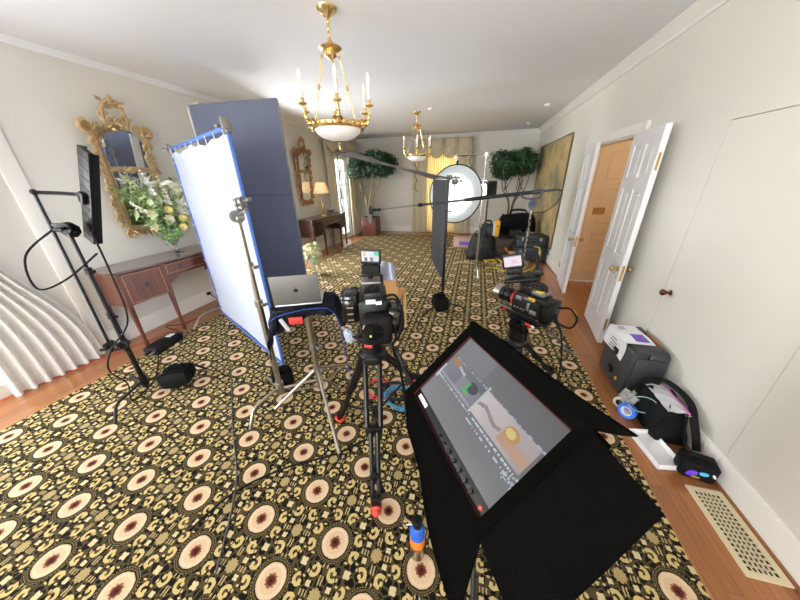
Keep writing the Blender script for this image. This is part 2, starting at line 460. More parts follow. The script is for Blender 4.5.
# panelled door leaf: hinge at (0,0), leaf runs along +u, front face on +n side
def door_leaf(name, hinge, free, mat, label, rows, cols=2, h=1.985, z0=.008, knob_mat=None, th=.042, kind='structure'):
    hx, fx = V((*hinge, 0)), V((*free, 0)); u = (fx-hx); W = u.length; u.normalize(); n = u.cross(V((0, 0, 1)))
    t = thing(name, label, 'door', (hx.x, hx.y, z0), None, kind)
    mb = MB(); R = basis(u, n, V((0, 0, 1)))
    P = lambda a, b, z: hx + u*a + n*b + V((0, 0, z0+z))
    st = .095*W/.66; mid = .085*W/.66
    def bx(a0, a1, z0_, z1_, d0, d1, bev=0): mb.box(P((a0+a1)/2, (d0+d1)/2, (z0_+z1_)/2), (a1-a0, d1-d0, z1_-z0_), R, bevel=bev)
    bx(0, st, 0, h, -th/2, th/2); bx(W-st, W, 0, h, -th/2, th/2)
    pw = (W - 2*st - (cols-1)*mid)/cols
    for c in range(1, cols): bx(st + c*pw + (c-1)*mid, st + c*pw + c*mid, 0, h, -th/2, th/2)
    zs = [0] + [z for r in rows for z in r] + [h]
    for i in range(0, len(zs), 2): bx(st, W-st, zs[i], zs[i+1], -th/2+.0005, th/2-.0005)
    part('stile_frame', mb, mat, t)
    for (za, zb) in rows:
        for c in range(cols):
            a0 = st + c*(pw+mid); m2 = MB()
            m2.box(P(a0+pw/2, 0, (za+zb)/2), (pw, th*.45, zb-za), R)
            m2.box(P(a0+pw/2, 0, (za+zb)/2), (pw-.05, th*.86, zb-za-.05), R, bevel=.012, seg=1)
            part('panel', m2, mat, t)
    return t, P, R, W
def knob_set(t, P, a, z, side, mat=BRASS):
    mb = MB(); c = P(a, side*.021, z); d = (P(a, side, z)-P(a, 0, z)).normalized()
    mb.cyl(c, c+d*.006, .026, n=20); mb.cyl(c+d*.006, c+d*.035, .009, n=12)
    mb.sphere(c+d*.05, .026, 14)
    k = part('knob', mb, mat, t)
    m2 = MB(); m2.box(P(a, side*.023, z-.085), (.004, .004, .03)); m2.cyl(P(a, side*.0215, z-.075), P(a, side*.0245, z-.075), .008, n=12)
    part('key_plate', m2, mat, t)
def hinge_part(t, P, a, z, side, mat=BRASS):
    part('hinge', MB().cyl(P(a, side*.024, z-.045), P(a, side*.024, z+.045), .008, n=10).box(P(a+.0, side*.021, z), (.03, .004, .09)), mat, t)
ROWS = [(.22, .76), (.90, 1.50), (1.60, 1.87)]
t, P, R_, W_ = door_leaf('door_1', (XR-.03, 5.0), (1.385, 4.325), DOORW, 'narrow white panelled door leaf, farther of the pair, nearly closed', [(.22, .70), (.86, 1.45), (1.57, 1.86)])
knob_set(t, P, W_-.055, .80, -1); knob_set(t, P, W_-.055, .80, 1)
part('lock_plate', MB().box(P(W_+.0005, 0, .78), (.003, .022, .14), R_), BRASS, t)
hinge_part(t, P, .0, .25, 1); hinge_part(t, P, .0, 1.72, 1)
t, P, R_, W_ = door_leaf('door_2', (XR-.035, 3.60), (1.385, 2.92), DOORW, 'white six-panel door leaf swung wide open against the right wall', ROWS)
knob_set(t, P, W_-.06, .80, -1); knob_set(t, P, W_-.06, .80, 1)
part('lock_plate', MB().box(P(W_+.0005, 0, .77), (.003, .022, .15), R_), BRASS, t)
part('flush_bolt', MB().box(P(W_+.0005, 0, 1.72), (.003, .018, .13), R_).cyl(P(W_, 0, 1.72), P(W_+.006, 0, 1.72), .008), BRASS, t)
part('flush_bolt', MB().box(P(W_+.0005, 0, .22), (.003, .018, .13), R_), BRASS, t)
# hallway beyond
HX1, HY0, HY1 = 3.6, 2.9, 4.99
hall = MB()
HD = (1.655, 2.42)
hall.box(((1.64+HD[0])/2-.05, HY1+.07, 1.38), (HD[0]-1.64+.1, .14, 2.8)); hall.box(((HX1+HD[1])/2, HY1+.07, 1.38), (HX1-HD[1], .14, 2.8)); hall.box(((HD[0]+HD[1])/2, HY1+.07, 2.42), (HD[1]-HD[0], .14, .74))
hall.box((HX1+.05, (HY0+HY1)/2, 1.38), (.1, HY1-HY0+.2, 2.8)); hall.box(((HX1+1.64)/2, HY0-.05, 1.38), (HX1-1.64, .1, 2.8)); hall.box(((HX1+1.64)/2, (HY0+HY1)/2, 2.82), (HX1-1.6, HY1-HY0+.3, .1))
struct('wall_hallway', hall, HALLP, 'warm lit hallway walls seen through the open doorway', 'wall')
t, P, R_, W_ = door_leaf('door_3', (HD[0]+.003, HY1+.02), (HD[1]-.003, HY1+.02), HALLP, 'tan panelled door at the back of the hallway, lit warm', [(.12, .52), (.62, .80), (.90, 1.45), (1.53, 1.93)], cols=1, h=2.04)
part('plaque', MB().box(P(.15, .023, 1.12), (.16, .006, .10), R_, bevel=.002), pm('plaque_bronze', (176, 128, 66), .4, noise=.1), t, 'small brown plaque on the door')
# flush closet door in the right wall
t = thing('door_4', 'flush cream closet door with one brass knob in the right wall', 'door', (XR, 2.0, FZ), None, 'structure')
part('leaf', MB().box((XR+.0172, (CLOS[0]+CLOS[1])/2, (FZ+CLOS[3])/2), (.036, CLOS[1]-CLOS[0]-.009, CLOS[3]-FZ-.009)), WALLR, t)
part('base_strip', MB().prism([V((XR+.004 - x, 1.504, z)) for x, z in [(0, 0), (.022, 0), (.022, .12), (.013, .15), (0, .15)]], (0, .98, 0)), TRIM, t)
kb = MB(); kz, ky = .80, 2.41
kb.lathe([(.022, 0), (.024, .004), (.012, .010), (.009, .026), (.016, .036), (.025, .05), (.024, .062), (.012, .072), (0, .074)], (XR+.004, ky, kz), basis(V((0, 1, 0)), V((0, 0, 1)), V((1, 0, 0))) @ Matrix.Rotation(PI, 3, 'X'))
part('knob', kb, pm('antique_brass', (120, 88, 56), .3, metal=1), t)

struct('closet_backing', MB().box((XR+.125, 2.0, .97), (.03, 1.1, 2.1)), pm('closet_shade', (150, 146, 140), .8), 'dark backing sheet added behind the flush closet door to shade its gap', 'wall')  # added dark sheet, keeps outside light out of the door gap
struct('trim_6', MB().box((XR-.024, -.85, FZ+.008), (.014, 4.7, .018), bevel=.004).box((XR-.024, 2.98, FZ+.008), (.014, .96, .018), bevel=.004).box((XR-.024, 7.1, FZ+.008), (.014, 3.9, .018), bevel=.004), OAK, 'oak shoe moulding at the foot of the right wall', 'moulding')
# ---- windows
def emis(name, rgb, s):
    m, nt, b = base(name); b.inputs['Base Color'].default_value = (0, 0, 0, 1)
    b.inputs['Emission Color'].default_value = lin(*rgb); b.inputs['Emission Strength'].default_value = s
    return m
GLASSP = pm('window_glass', (245, 250, 248), .0, trans=1.0)
def window(name, axis, at, sgn, u0, u1, z0, z1, nu, nz, label):
    t = thing(name, label, 'window', (at, (u0+u1)/2, z0) if axis == 'x' else ((u0+u1)/2, at, z0), None, 'structure')
    def B(mb, u, z, su, sz, d, off=0):
        c = (at + off*sgn, u, z) if axis == 'x' else (u, at + off*sgn, z)
        mb.box(c, (d, su, sz) if axis == 'x' else (su, d, sz))
    f = MB(); w = .05
    B(f, u0+w/2, (z0+z1)/2, w, z1-z0, .06, .07); B(f, u1-w/2, (z0+z1)/2, w, z1-z0, .06, .07)
    B(f, (u0+u1)/2, z0+w/2, u1-u0, w, .06, .07); B(f, (u0+u1)/2, z1-w/2, u1-u0, w, .06, .07)
    part('sash_frame', f, TRIM, t)
    g = MB()
    for i in range(1, nu): B(g, u0 + (u1-u0)*i/nu, (z0+z1)/2, .022, z1-z0, .035, .07)
    for i in range(1, nz): B(g, (u0+u1)/2, z0 + (z1-z0)*i/nz, u1-u0, .022, .035, .07)
    part('glazing_bars', g, TRIM, t)
    p = MB(); B(p, (u0+u1)/2, (z0+z1)/2, u1-u0-.06, z1-z0-.06, .006, .075)
    part('pane', p, GLASSP, t)
    return t
window('window_1', 'x', XL, -1, *WL1, 3, 6, 'tall bright paned window at the far end of the left wall')
window('window_2', 'y', YF, 1, *WF, 3, 6, 'far wall window behind the yellow striped curtain')
window('window_3', 'x', XL, -1, *WL2, 3, 6, 'tall window in the left wall behind the near curtain')
window('window_6', 'x', XL, -1, *WL3, 3, 6, 'tall window in the left wall between the two sideboards, behind the grey board')
for i, w in enumerate(WN): window('window_%d' % (4+i), 'y', YN, -1, *w, 3, 4, 'tall unseen window added behind the camera to let in daylight, ' + ('left' if i == 0 else 'right') + ' one')

# ---- ceiling fittings
def det(x, y, r, label):
    mb = MB().lathe([(r, 0), (r, -.012), (r*.8, -.03), (r*.35, -.036), (0, -.036)], (x, y, ZC), n=20)
    single('smoke_detector', mb, WHITE, label, 'smoke detector', 'ceiling detectors and discs', loc=(x, y, ZC))
det(1.06, 6.2, .06, 'white smoke detector on the ceiling, nearer of two by the right wall')
det(1.03, 8.1, .05, 'white smoke detector on the ceiling near the far right corner')
det(-.92, 5.75, .045, 'small flat ceiling disc right of the far chandelier')
# floor register
t = thing('floor_vent', 'cream metal floor register with a square lattice by the right baseboard', 'vent', (1.38, 1.22, FZ))
u = V((.20, -.72, 0)).normalized()
mb = MB()
x0, x1, y0, y1 = 1.30, 1.466, .98, 1.39; zt = FZ+.006
CREAM = pm('cream_enamel', (214, 200, 164), .45)
fr = .026
for a in ((x0, x0+fr, y0, y1), (x1-fr, x1, y0, y1), (x0+fr, x1-fr, y0, y0+fr), (x0+fr, x1-fr, y1-fr, y1)):
    mb.box(((a[0]+a[1])/2, (a[2]+a[3])/2, FZ+.004), (a[1]-a[0], a[3]-a[2], .008))
part('rim', mb, CREAM, t)
mb = MB(); nx, ny = 6, 16
for i in range(1, nx): mb.box((x0+fr+(x1-x0-2*fr)*i/nx, (y0+y1)/2, FZ+.004), (.0065, y1-y0-2*fr, .006))
for i in range(1, ny): mb.box(((x0+x1)/2, y0+fr+(y1-y0-2*fr)*i/ny, FZ+.004), (x1-x0-2*fr, .0065, .006))
part('lattice', mb, CREAM, t)
part('duct_shade', MB().box(((x0+x1)/2, (y0+y1)/2, FZ+.0006), (x1-x0-.02, y1-y0-.02, .0012)), RUBBER, t)  # flat black sheet stands in for the shade below the lattice
# wall outlet left
t = thing('wall_outlet', 'white wall outlet with a black plug above the left baseboard under the sideboard', 'outlet', (XL, 2.93, .16))
part('plate', MB().box((XL+.022, 2.93, .125), (.008, .075, .115), bevel=.002), WHITE, t)
part('plug', MB().box((XL+.045, 2.93, .14), (.04, .045, .04), bevel=.006), BLACK, t)
single('light_switch', MB().box((XR-.004, 5.80, 1.03), (.008, .075, .12), bevel=.003).box((XR-.01, 5.80, 1.03), (.008, .012, .03)), WHITE, 'white light switch plate beside the door casing', 'light switch', loc=(XR, 5.8, 1.03))
# ================================================================ sideboards (built at y centre 2.58, copied to 6.2)
def sideboard(yc, label, mw, mt, grp):
    xb, xf = XL+.03, -3.33
    y0, y1 = yc-.82, yc+.82
    t = thing('sideboard', label, 'sideboard', ((xb+xf)/2, yc, 0), grp)
    # serpentine plan of the front: x as a function of y
    def fx(y, o=0):
        s = abs(y-yc)/.82
        if s > .52: return xf + o - .05*((s-.52)/.48)**1.6
        return xf + o + .018*math.cos(s/.52*PI/2)
    def slab(z0, z1, ya, yb, off, n=28, back=xb):
        pts = [V((fx(ya+(yb-ya)*i/n, off), ya+(yb-ya)*i/n, z0)) for i in range(n+1)]
        return MB().prism([V((back, ya, z0))] + pts + [V((back, yb, z0))], (0, 0, z1-z0))
    part('top', slab(.84, .862, y0-.012, y1+.012, .014), mt, t)
    part('carcass', MB().box(((xb+xf)/2-.03, yc-.62, .665), (xf-xb-.06, .38, .35)).box(((xb+xf)/2-.03, yc+.62, .665), (xf-xb-.06, .38, .35)).box(((xb+xf)/2-.03, yc, .75), (xf-xb-.06, .9, .18)), mw, t)
    for s in (-1, 1):
        sp = MB().box(((xb+xf)/2-.02, yc+s*.812, .665), (xf-xb-.05, .016, .35))
        part('side_panel', sp, mw, t)
    def front(za, zb, ya, yb, name, hz):
        d = slab(za, zb, ya, yb, -.002, 14, back=xf-.085)
        o = part(name, d, mw, t)
        e = MB(); n = 14; zz = [(ya+.012, za+.012), (yb-.012, za+.012), (yb-.012, zb-.012), (ya+.012, zb-.012)]
        pth = []
        for i in range(4):
            (ua, wa), (ub, wb) = zz[i], zz[(i+1) % 4]
            for k in range(8): 
                uy, wz = ua+(ub-ua)*k/8, wa+(wb-wa)*k/8
                pth.append((fx(uy, -.001), uy, wz))
        e.tube(pth, .0022, 5, closed=True); part('inlay', e, pm('boxwood_inlay', (196, 148, 96), .4) if 'boxwood_inlay' not in bpy.data.materials else bpy.data.materials['boxwood_inlay'], o)
        for ky in ([(ya+yb)/2] if yb-ya < .5 else [ya+.17, yb-.17]):
            k = MB(); c = V((fx(ky, -.002), ky, hz))
            k.lathe([(.024, 0), (.022, .004), (.006, .007), (.006, .016), (.013, .022), (.010, .030), (0, .032)], c, basis(V((0, 1, 0)), V((0, 0, 1)), V((1, 0, 0))), 16)
            part('handle', k, bpy.data.materials.get('pewter') or pm('pewter', (92, 86, 80), .35, metal=.9), o)
    front(.505, .825, y0+.035, yc-.425, 'cupboard_door', .67); front(.505, .825, yc+.425, y1-.035, 'cupboard_door', .67)
    front(.70, .825, yc-.385, yc+.385, 'drawer', .765)
    # arched apron
    n = 24; ap = []
    for i in range(n+1):
        y = yc-.385+.77*i/n; s = (i/n-.5)*2
        ap.append((y, .70 - .10*abs(s)**2.2))
    pts = [V((xf+.0, y, z)) for y, z in ap] + [V((xf, ap[-1][0], .70)), V((xf, ap[0][0], .70))]
    pts = [V((xf, ap[0][0], .70))] + [V((xf, y, z-.0008)) for y, z in ap] + [V((xf, ap[-1][0], .70))]
    part('apron', MB().prism([p + V((-.004, 0, 0)) for p in pts], (-.02, 0, 0)), mw, t)
    for yy, fr in ((y0+.02, 1), (yc-.405, 1), (yc+.405, 1), (y1-.02, 1), (y0+.02, 0), (y1-.02, 0)):
        xx = fx(yy, -.022) if fr else xb+.025
        lg = MB()
        rg = []
        for z, h in ((.84, .021), (.50, .021), (.47, .019), (.07, .011), (.066, .016), (.03, .015), (0, .010)):
            rg.append([V((xx+sx*h, yy+sy*h, z)) for sx, sy in ((-1, -1), (1, -1), (1, 1), (-1, 1))])
        lg.rings(rg); part('leg', lg, mw, t)
    return t
sideboard(2.58, 'long red mahogany sideboard with bow front under the near gilt mirror', MAHOG, MAHOGTOP, 'mahogany sideboards along the left wall')
sideboard(6.20, 'dark mahogany sideboard with the lit lamp, under the far mirror', MAHOGDK, MAHOGDK, 'mahogany sideboards along the left wall')

# ================================================================ carved gilt mirrors
def spiral(mb, c, r, turns, rad, sgn=1, a0=0, X=V((0, 1, 0)), Y=V((0, 0, 1)), n=22, off=0):
    c = V(c); pts = []
    for i in range(n+1):
        k = i/n; a = a0 + sgn*turns*2*PI*k; q = r*(1-.82*k)
        pts.append(c + X*q*math.cos(a) + Y*q*math.sin(a) + V((off*math.sin(k*PI), 0, 0)))
    mb.tube(pts, [rad*(1-.45*i/n) for i in range(n+1)], 7)
def ornate_mirror(yc, zb, label, mat, seed, lean, ws):
    R = random.Random(seed); x = XL+.035; W, H = .27, 1.30
    t = thing('wall_mirror', label, 'mirror', (XL, yc, zb), 'carved mirrors on the left wall')
    g = lambda y, z, dx=0: V((x+dx, yc+y*ws, zb+z))
    # outline control points, left then right
    zx = .70                      # cross bar
    lowL = [(-.235, zx), (-.225, .50), (-.225, .30), (-.215, .12)]
    upL = [(-.235, zx), (-.245, .85), (-.24, .99), (-.15, 1.07), (0, 1.10)]
    f = MB()
    for s in (-1, 1):
        f.tube([g(-s*y if s < 0 else y, z) for y, z in lowL], .026, 8, sub=5)
        f.tube([g(-s*y if s < 0 else y, z) for y, z in upL], .028, 8, sub=6)
        f.tube([g((-s*y if s < 0 else y)*.87, z, .012) for y, z in lowL], .010, 6, sub=5)
        f.tube([g((-s*y if s < 0 else y)*.88, z-.02, .012) for y, z in upL], .010, 6, sub=6)
    f.tube([g(-.235, zx), g(0, zx+.012), g(.235, zx)], .026, 8, sub=6)
    f.tube([g(-.215, .12), g(-.1, .10), g(0, .09), g(.1, .10), g(.215, .12)], .026, 8, sub=5)
    part('frame', f, mat, t)
    for s in (-1, 1):          # side carvings
        c = MB()
        for z, r in ((.20, .05), (.36, .045), (.52, .045), (.68, .06), (.82, .05), (.94, .045)):
            spiral(c, g(s*(.262+R.uniform(-.01, .01)), z), r, 1.25, .016, s, R.uniform(-.6, .6)+(PI if s < 0 else 0))
            spiral(c, g(s*.25, z+.07), r*.7, 1.1, .013, -s, R.uniform(2, 3))
        for k in range(26):
            z = .14+.86*k/26
            c.leaf(g(s*.235, z, .01), (R.uniform(0, .4), s*R.uniform(.5, 1), R.uniform(-.6, .9)), (1, 0, 0), R.uniform(.05, .085), R.uniform(.025, .045), .4)
        for k in range(20): c.sphere(g(s*R.uniform(.215, .29), R.uniform(.12, 1.02), .012), R.uniform(.009, .018), 6)
        part('side_carving', c, mat, t)
        c = MB()             # shoulder scrolls
        spiral(c, g(s*.285, 1.075), .062, 1.5, .024, -s, PI/2); spiral(c, g(s*.20, 1.10), .045, 1.3, .018, s, 0)
        for k in range(10): c.leaf(g(s*.26, 1.05, .015), (.3, s*R.uniform(-.3, 1), R.uniform(.1, 1)), (1, 0, 0), .085, .035, .4)
        part('shoulder_scroll', c, mat, t)
        c = MB()             # foot scrolls
        spiral(c, g(s*.215, .055), .052, 1.5, .020, s, PI/2); spiral(c, g(s*.13, .06), .04, 1.2, .015, -s, 0)
        for k in range(10): c.leaf(g(s*.2, .08, .012), (.3, s*R.uniform(-.4, .8), -R.uniform(.2, 1)), (1, 0, 0), .08, .03, .4)
        part('foot_scroll', c, mat, t)
    c = MB()                   # crest
    pts = [g(-.10, 1.10), g(-.115, 1.19), g(-.075, 1.29), g(0, 1.335), g(.075, 1.29), g(.115, 1.19), g(.10, 1.10)]
    c.tube(pts, .020, 8, sub=5)
    for s in (-1, 1):
        spiral(c, g(s*.05, 1.125), .05, 1.4, .018, s, PI/2); spiral(c, g(s*.105, 1.20), .042, 1.3, .016, -s, 0); spiral(c, g(s*.045, 1.30), .04, 1.2, .016, s, 0)
    for k in range(24): c.leaf(g(R.uniform(-.12, .12), R.choice((R.uniform(1.08, 1.15), R.uniform(1.27, 1.33))), .015), (.4, R.uniform(-1, 1), R.uniform(-.3, 1)), (1, 0, 0), .06, .03, .4)
    c.sphere(g(0, 1.345, .01), (.02, .03, .04), 8)
    part('crest', c, mat, t)
    b = MB()
    for s in (-1, 1): spiral(b, g(s*.05, .05), .042, 1.4, .015, -s, PI/2)
    b.leaf(g(0, .09, .015), (.2, 0, -1), (1, 0, 0), .12, .07, .4); part('apron_carving', b, mat, t)
    b = MB(); b.sphere(g(0, zx, .012), (.02, .06, .03), 8)
    for k in range(10): b.leaf(g(R.uniform(-.1, .1), zx, .02), (.3, R.uniform(-1, 1), R.uniform(-1, 1)), (1, 0, 0), .05, .025, .4)
    part('crossbar_carving', b, mat, t)
    n = 16
    arch = [(-.23, zx)] + [(-.235, .92)] + [(.235*math.cos(PI-PI*i/n), .92+.165*math.sin(PI*i/n)) for i in range(1, n)] + [(.235, .92), (.23, zx)]
    part('upper_glass', MB().prism([g(y, z, -.012) for y, z in arch], (.006, 0, 0)), MIRROR, t)
    part('lower_glass', MB().prism([g(y, z, -.012) for y, z in ((-.215, .11), (.215, .11), (.23, zx), (-.23, zx))], (.006, 0, 0)), MIRROR, t)
    part('backing', MB().prism([g(y, z, -.033) for y, z in ((-.215, .11), (.215, .11), (.23, zx), (.235, .95), (.13, 1.08), (-.13, 1.08), (-.235, .95), (-.23, zx))], (.020, 0, 0)), MAHOGDK, t)
    t.rotation_euler = (0, math.asin(lean/1.3), 0)   # hung leaning out at the top
    return t
ornate_mirror(2.47, 1.10, 'large carved gilt mirror with an open crest above the red mahogany sideboard', GILT, 3, .13, .93)
ornate_mirror(5.92, 1.13, 'carved bronze-gold mirror above the far dark sideboard with the lamp', BRONZE, 5, .07, .95)

# ================================================================ table lamp on the far sideboard
t = thing('table_lamp', 'brass table lamp with a lit pleated cream shade on the dark sideboard', 'lamp', (-3.58, 6.28, .862))
cx, cy, cz = -3.58, 6.28, .862
part('base', MB().lathe([(.07, 0), (.07, .015), (.045, .03), (.03, .05), (.038, .07), (.02, .09)], (cx, cy, cz), n=20), BRASS, t)
part('stem', MB().lathe([(.014, .09), (.028, .13), (.036, .19), (.02, .25), (.012, .29), (.022, .32), (.012, .35), (.01, .50)], (cx, cy, cz), n=20), BRASS, t)
n = 48; sh = MB()
def pleat(z, r): return [V((cx+(r*(1+.035*(j % 2)))*math.cos(2*PI*j/n), cy+(r*(1+.035*(j % 2)))*math.sin(2*PI*j/n), cz+z)) for j in range(n)]
sh.rings([pleat(.50, .185), pleat(.64, .135), pleat(.74, .095)], caps=False)
part('lamp_shade', sh, translucent('pleated_shade', (246, 224, 190), .6), t)
part('bulb', MB().sphere((cx, cy, cz+.58), .03, 10), emis('lamp_bulb', (255, 214, 150), 1.5), t)
part('finial', MB().lathe([(.004, .50), (.004, .75), (.012, .77), (0, .79)], (cx, cy, cz), n=10), BRASS, t)
single('glass_bowl', MB().lathe([(.05, 0), (.012, .012), (.012, .03), (.09, .07), (.11, .10), (.105, .10), (.085, .075), (.0, .04)], (-3.56, 6.58, .862), n=24), CRYSTAL, 'small clear glass footed bowl right of the lit lamp', 'bowl', loc=(-3.56, 6.58, .862))

# ================================================================ flowers
IVORY = pm('ivory_petal', (250, 247, 232), .6); CREAMY = pm('cream_petal', (240, 232, 196), .6); LIME = pm('lime_petal', (206, 212, 132), .6); YELC = pm('pale_yellow_petal', (238, 226, 150), .6)
LEAFA = pm('arrangement_leaf', (124, 158, 92), .5, noise=.3, scale=12); LEAFB = pm('pale_leaf', (186, 202, 152), .5, noise=.2, scale=12)
def rose_bm(mb, c, r, axis, R):
    a = V(axis).normalized(); q = a.to_track_quat('Z', 'Y').to_matrix()
    for ring, (k, tilt) in enumerate(((5, .35), (6, .8), (7, 1.25))):
        for j in range(k):
            th = 2*PI*j/k + ring*.5
            d = q @ V((math.cos(th)*math.sin(tilt), math.sin(th)*math.sin(tilt), math.cos(tilt)))
            mb.leaf(V(c)-a*r*.3, d, a, r*1.25, r*1.0, .5)
    mb.sphere(V(c)+a*r*.1, r*.42, 8)
def lily_bm(mb, c, r, axis):
    a = V(axis).normalized(); q = a.to_track_quat('Z', 'Y').to_matrix()
    for j in range(6):
        th = 2*PI*j/6; d = q @ V((math.cos(th)*.95, math.sin(th)*.95, .45))
        mb.leaf(c, d, a, r*1.3, r*.55, -.35)
def mum_bm(mb, c, r, axis):
    a = V(axis).normalized(); q = a.to_track_quat('Z', 'Y').to_matrix()
    for k, tl in ((16, 1.45), (14, 1.1), (9, .7)):
        for j in range(k):
            th = 2*PI*j/k + tl; d = q @ V((math.cos(th)*math.sin(tl), math.sin(th)*math.sin(tl), math.cos(tl)))
            mb.leaf(c, d, a, r, r*.3, .3)
    mb.sphere(V(c)+a*r*.15, r*.35, 8)
R = random.Random(11)
fx0, fy0, fz0 = -3.55, 2.55, .862
t = thing('flower_arrangement', 'large white and green flower arrangement in a glass vase on the red mahogany sideboard', 'flowers', (fx0, fy0, fz0))
part('vase', MB().lathe([(.07, 0), (.072, .006), (.03, .018), (.014, .04), (.014, .08), (.022, .10), (.05, .13), (.068, .17), (.072, .22), (.085, .27), (.082, .27), (.066, .22), (.062, .175), (.045, .135), (.0, .115)], (fx0, fy0, fz0), n=28), CRYSTAL, t, 'clear footed glass vase')
part('vase_filling', MB().sphere((fx0, fy0, fz0+.19), (.056, .056, .055), 12), pm('lime_filling', (196, 204, 110), .5, noise=.3, scale=40), t, 'lime green filling in the vase')
def fp(dy, dz, dx=0): return V((fx0+dx, fy0+dy, fz0+dz))
st = MB(); lv = MB(); lvb = MB()
ctr = fp(0, .27)
for k in range(46):
    d = V((R.uniform(-.10, .26), R.uniform(-.40, .34), R.uniform(.05, .62))); 
    st.tube([ctr, ctr+d*.5+V((0, 0, .05)), ctr+d*.95], .004, 5)
    for j in range(9):
        p = ctr + d*R.uniform(.25, .95); (lv if R.random() < .45 else lvb).leaf(p, (R.uniform(-.6, 1), R.uniform(-1, 1), R.uniform(-.3, 1)), (.3, .2, 1), R.uniform(.07, .14), R.uniform(.035, .065), .3)
part('stems', st, LEAFA, t); part('leaves', lv, LEAFA, t); part('pale_leaves', lvb, LEAFB, t)
hyd = MB()
for k in range(70): hyd.leaf(fp(-.12+R.gauss(0, .05), .26+R.gauss(0, .04), .14+R.gauss(0, .04)), (R.uniform(0, 1), R.uniform(-1, 1), R.uniform(-1, 1)), (1, 0, 0), .045, .04, .3)
part('hydrangea', hyd, pm('green_hydrangea', (128, 168, 96), .6, noise=.2), t, 'green hydrangea head at the lower left')
for dy, dz, dx, r in ((.12, .56, .16, .075), (.20, .46, .14, .07), (.05, .50, .20, .06), (.25, .55, .05, .06), (-.05, .80, .0, .07)):
    m = MB(); lily_bm(m, fp(dy, dz, dx), r, (1, R.uniform(-.4, .3), .4)); part('lily', m, IVORY, t)
for dy, dz, dx in ((.13, .40, .2), (-.24, .36, .14), (-.20, .50, .12), (-.10, .42, .2), (.28, .36, .1)):
    m = MB(); rose_bm(m, fp(dy, dz, dx), .05, (1, R.uniform(-.4, .4), .3), R); part('rose', m, CREAMY, t)
for dy, dz, dx in ((.02, .42, .24), (.0, .32, .23), (-.08, .52, .2)):
    m = MB(); mum_bm(m, fp(dy, dz, dx), .05, (1, -.2, .25)); part('chrysanthemum', m, YELC, t)
for (a, b) in (((-.18, .60, .05), (-.30, .86, .05)), ((-.10, .6, .1), (-.14, .92, .06)), ((0, .58, .12), (.02, .86, .06)), ((.10, .6, .1), (.24, .80, .05)), ((-.22, .46, .1), (-.36, .62, .08))):
    m = MB(); A, B = fp(*(a[0], a[1], a[2])), fp(*(b[0], b[1], b[2]))
    for k in range(9):
        p = A.lerp(B, k/8); rr = .035*(1-.6*k/8)
        for j in range(5): m.leaf(p, (R.uniform(.2, 1), R.uniform(-1, 1), R.uniform(-.2, .8)), (1, 0, .3), rr*1.6, rr*1.2, .4)
    part('gladiolus', m, LIME if R.random() < .4 else IVORY, t)
m = MB()
for k in range(16): 
    a0 = fp(-.02+.16*k/15, .80-.06*(k/15)**2-.09*abs(k/15-.4), .10); m.leaf(a0, (.5, .5, .2), (1, 0, 1), .10, .05, .3)
part('orchid_spray', m, IVORY, t)
# second arrangement, low, behind the board
R = random.Random(12)
q0 = V((-2.86, 4.42, 0))
t = thing('flower_arrangement', 'low white and green flowers standing on the carpet beside the tall grey board', 'flowers', q0)
part('vase', MB().lathe([(.06, 0), (.08, .05), (.085, .14), (.06, .22), (.07, .25), (.06, .25), (.05, .22), (0, .2)], q0, n=20), CRYSTAL, t)
lv = MB()
for k in range(110): lv.leaf(q0+V((R.gauss(0, .07), R.gauss(0, .07), R.uniform(.22, .50))), (R.uniform(-1, 1), R.uniform(-1, 1), R.uniform(-.2, 1)), (0, 0, 1), .10, .05, .3)
part('leaves', lv, LEAFB, t)
for k in range(11):
    m = MB(); a = 2*PI*k/11; p = q0+V((math.cos(a)*.11, math.sin(a)*.11-.05, .26+.34*((k*5) % 11)/11)); rose_bm(m, p, .065, (math.cos(a), math.sin(a)-.5, .5), R); part('rose', m, IVORY if k % 2 else CREAMY, t)

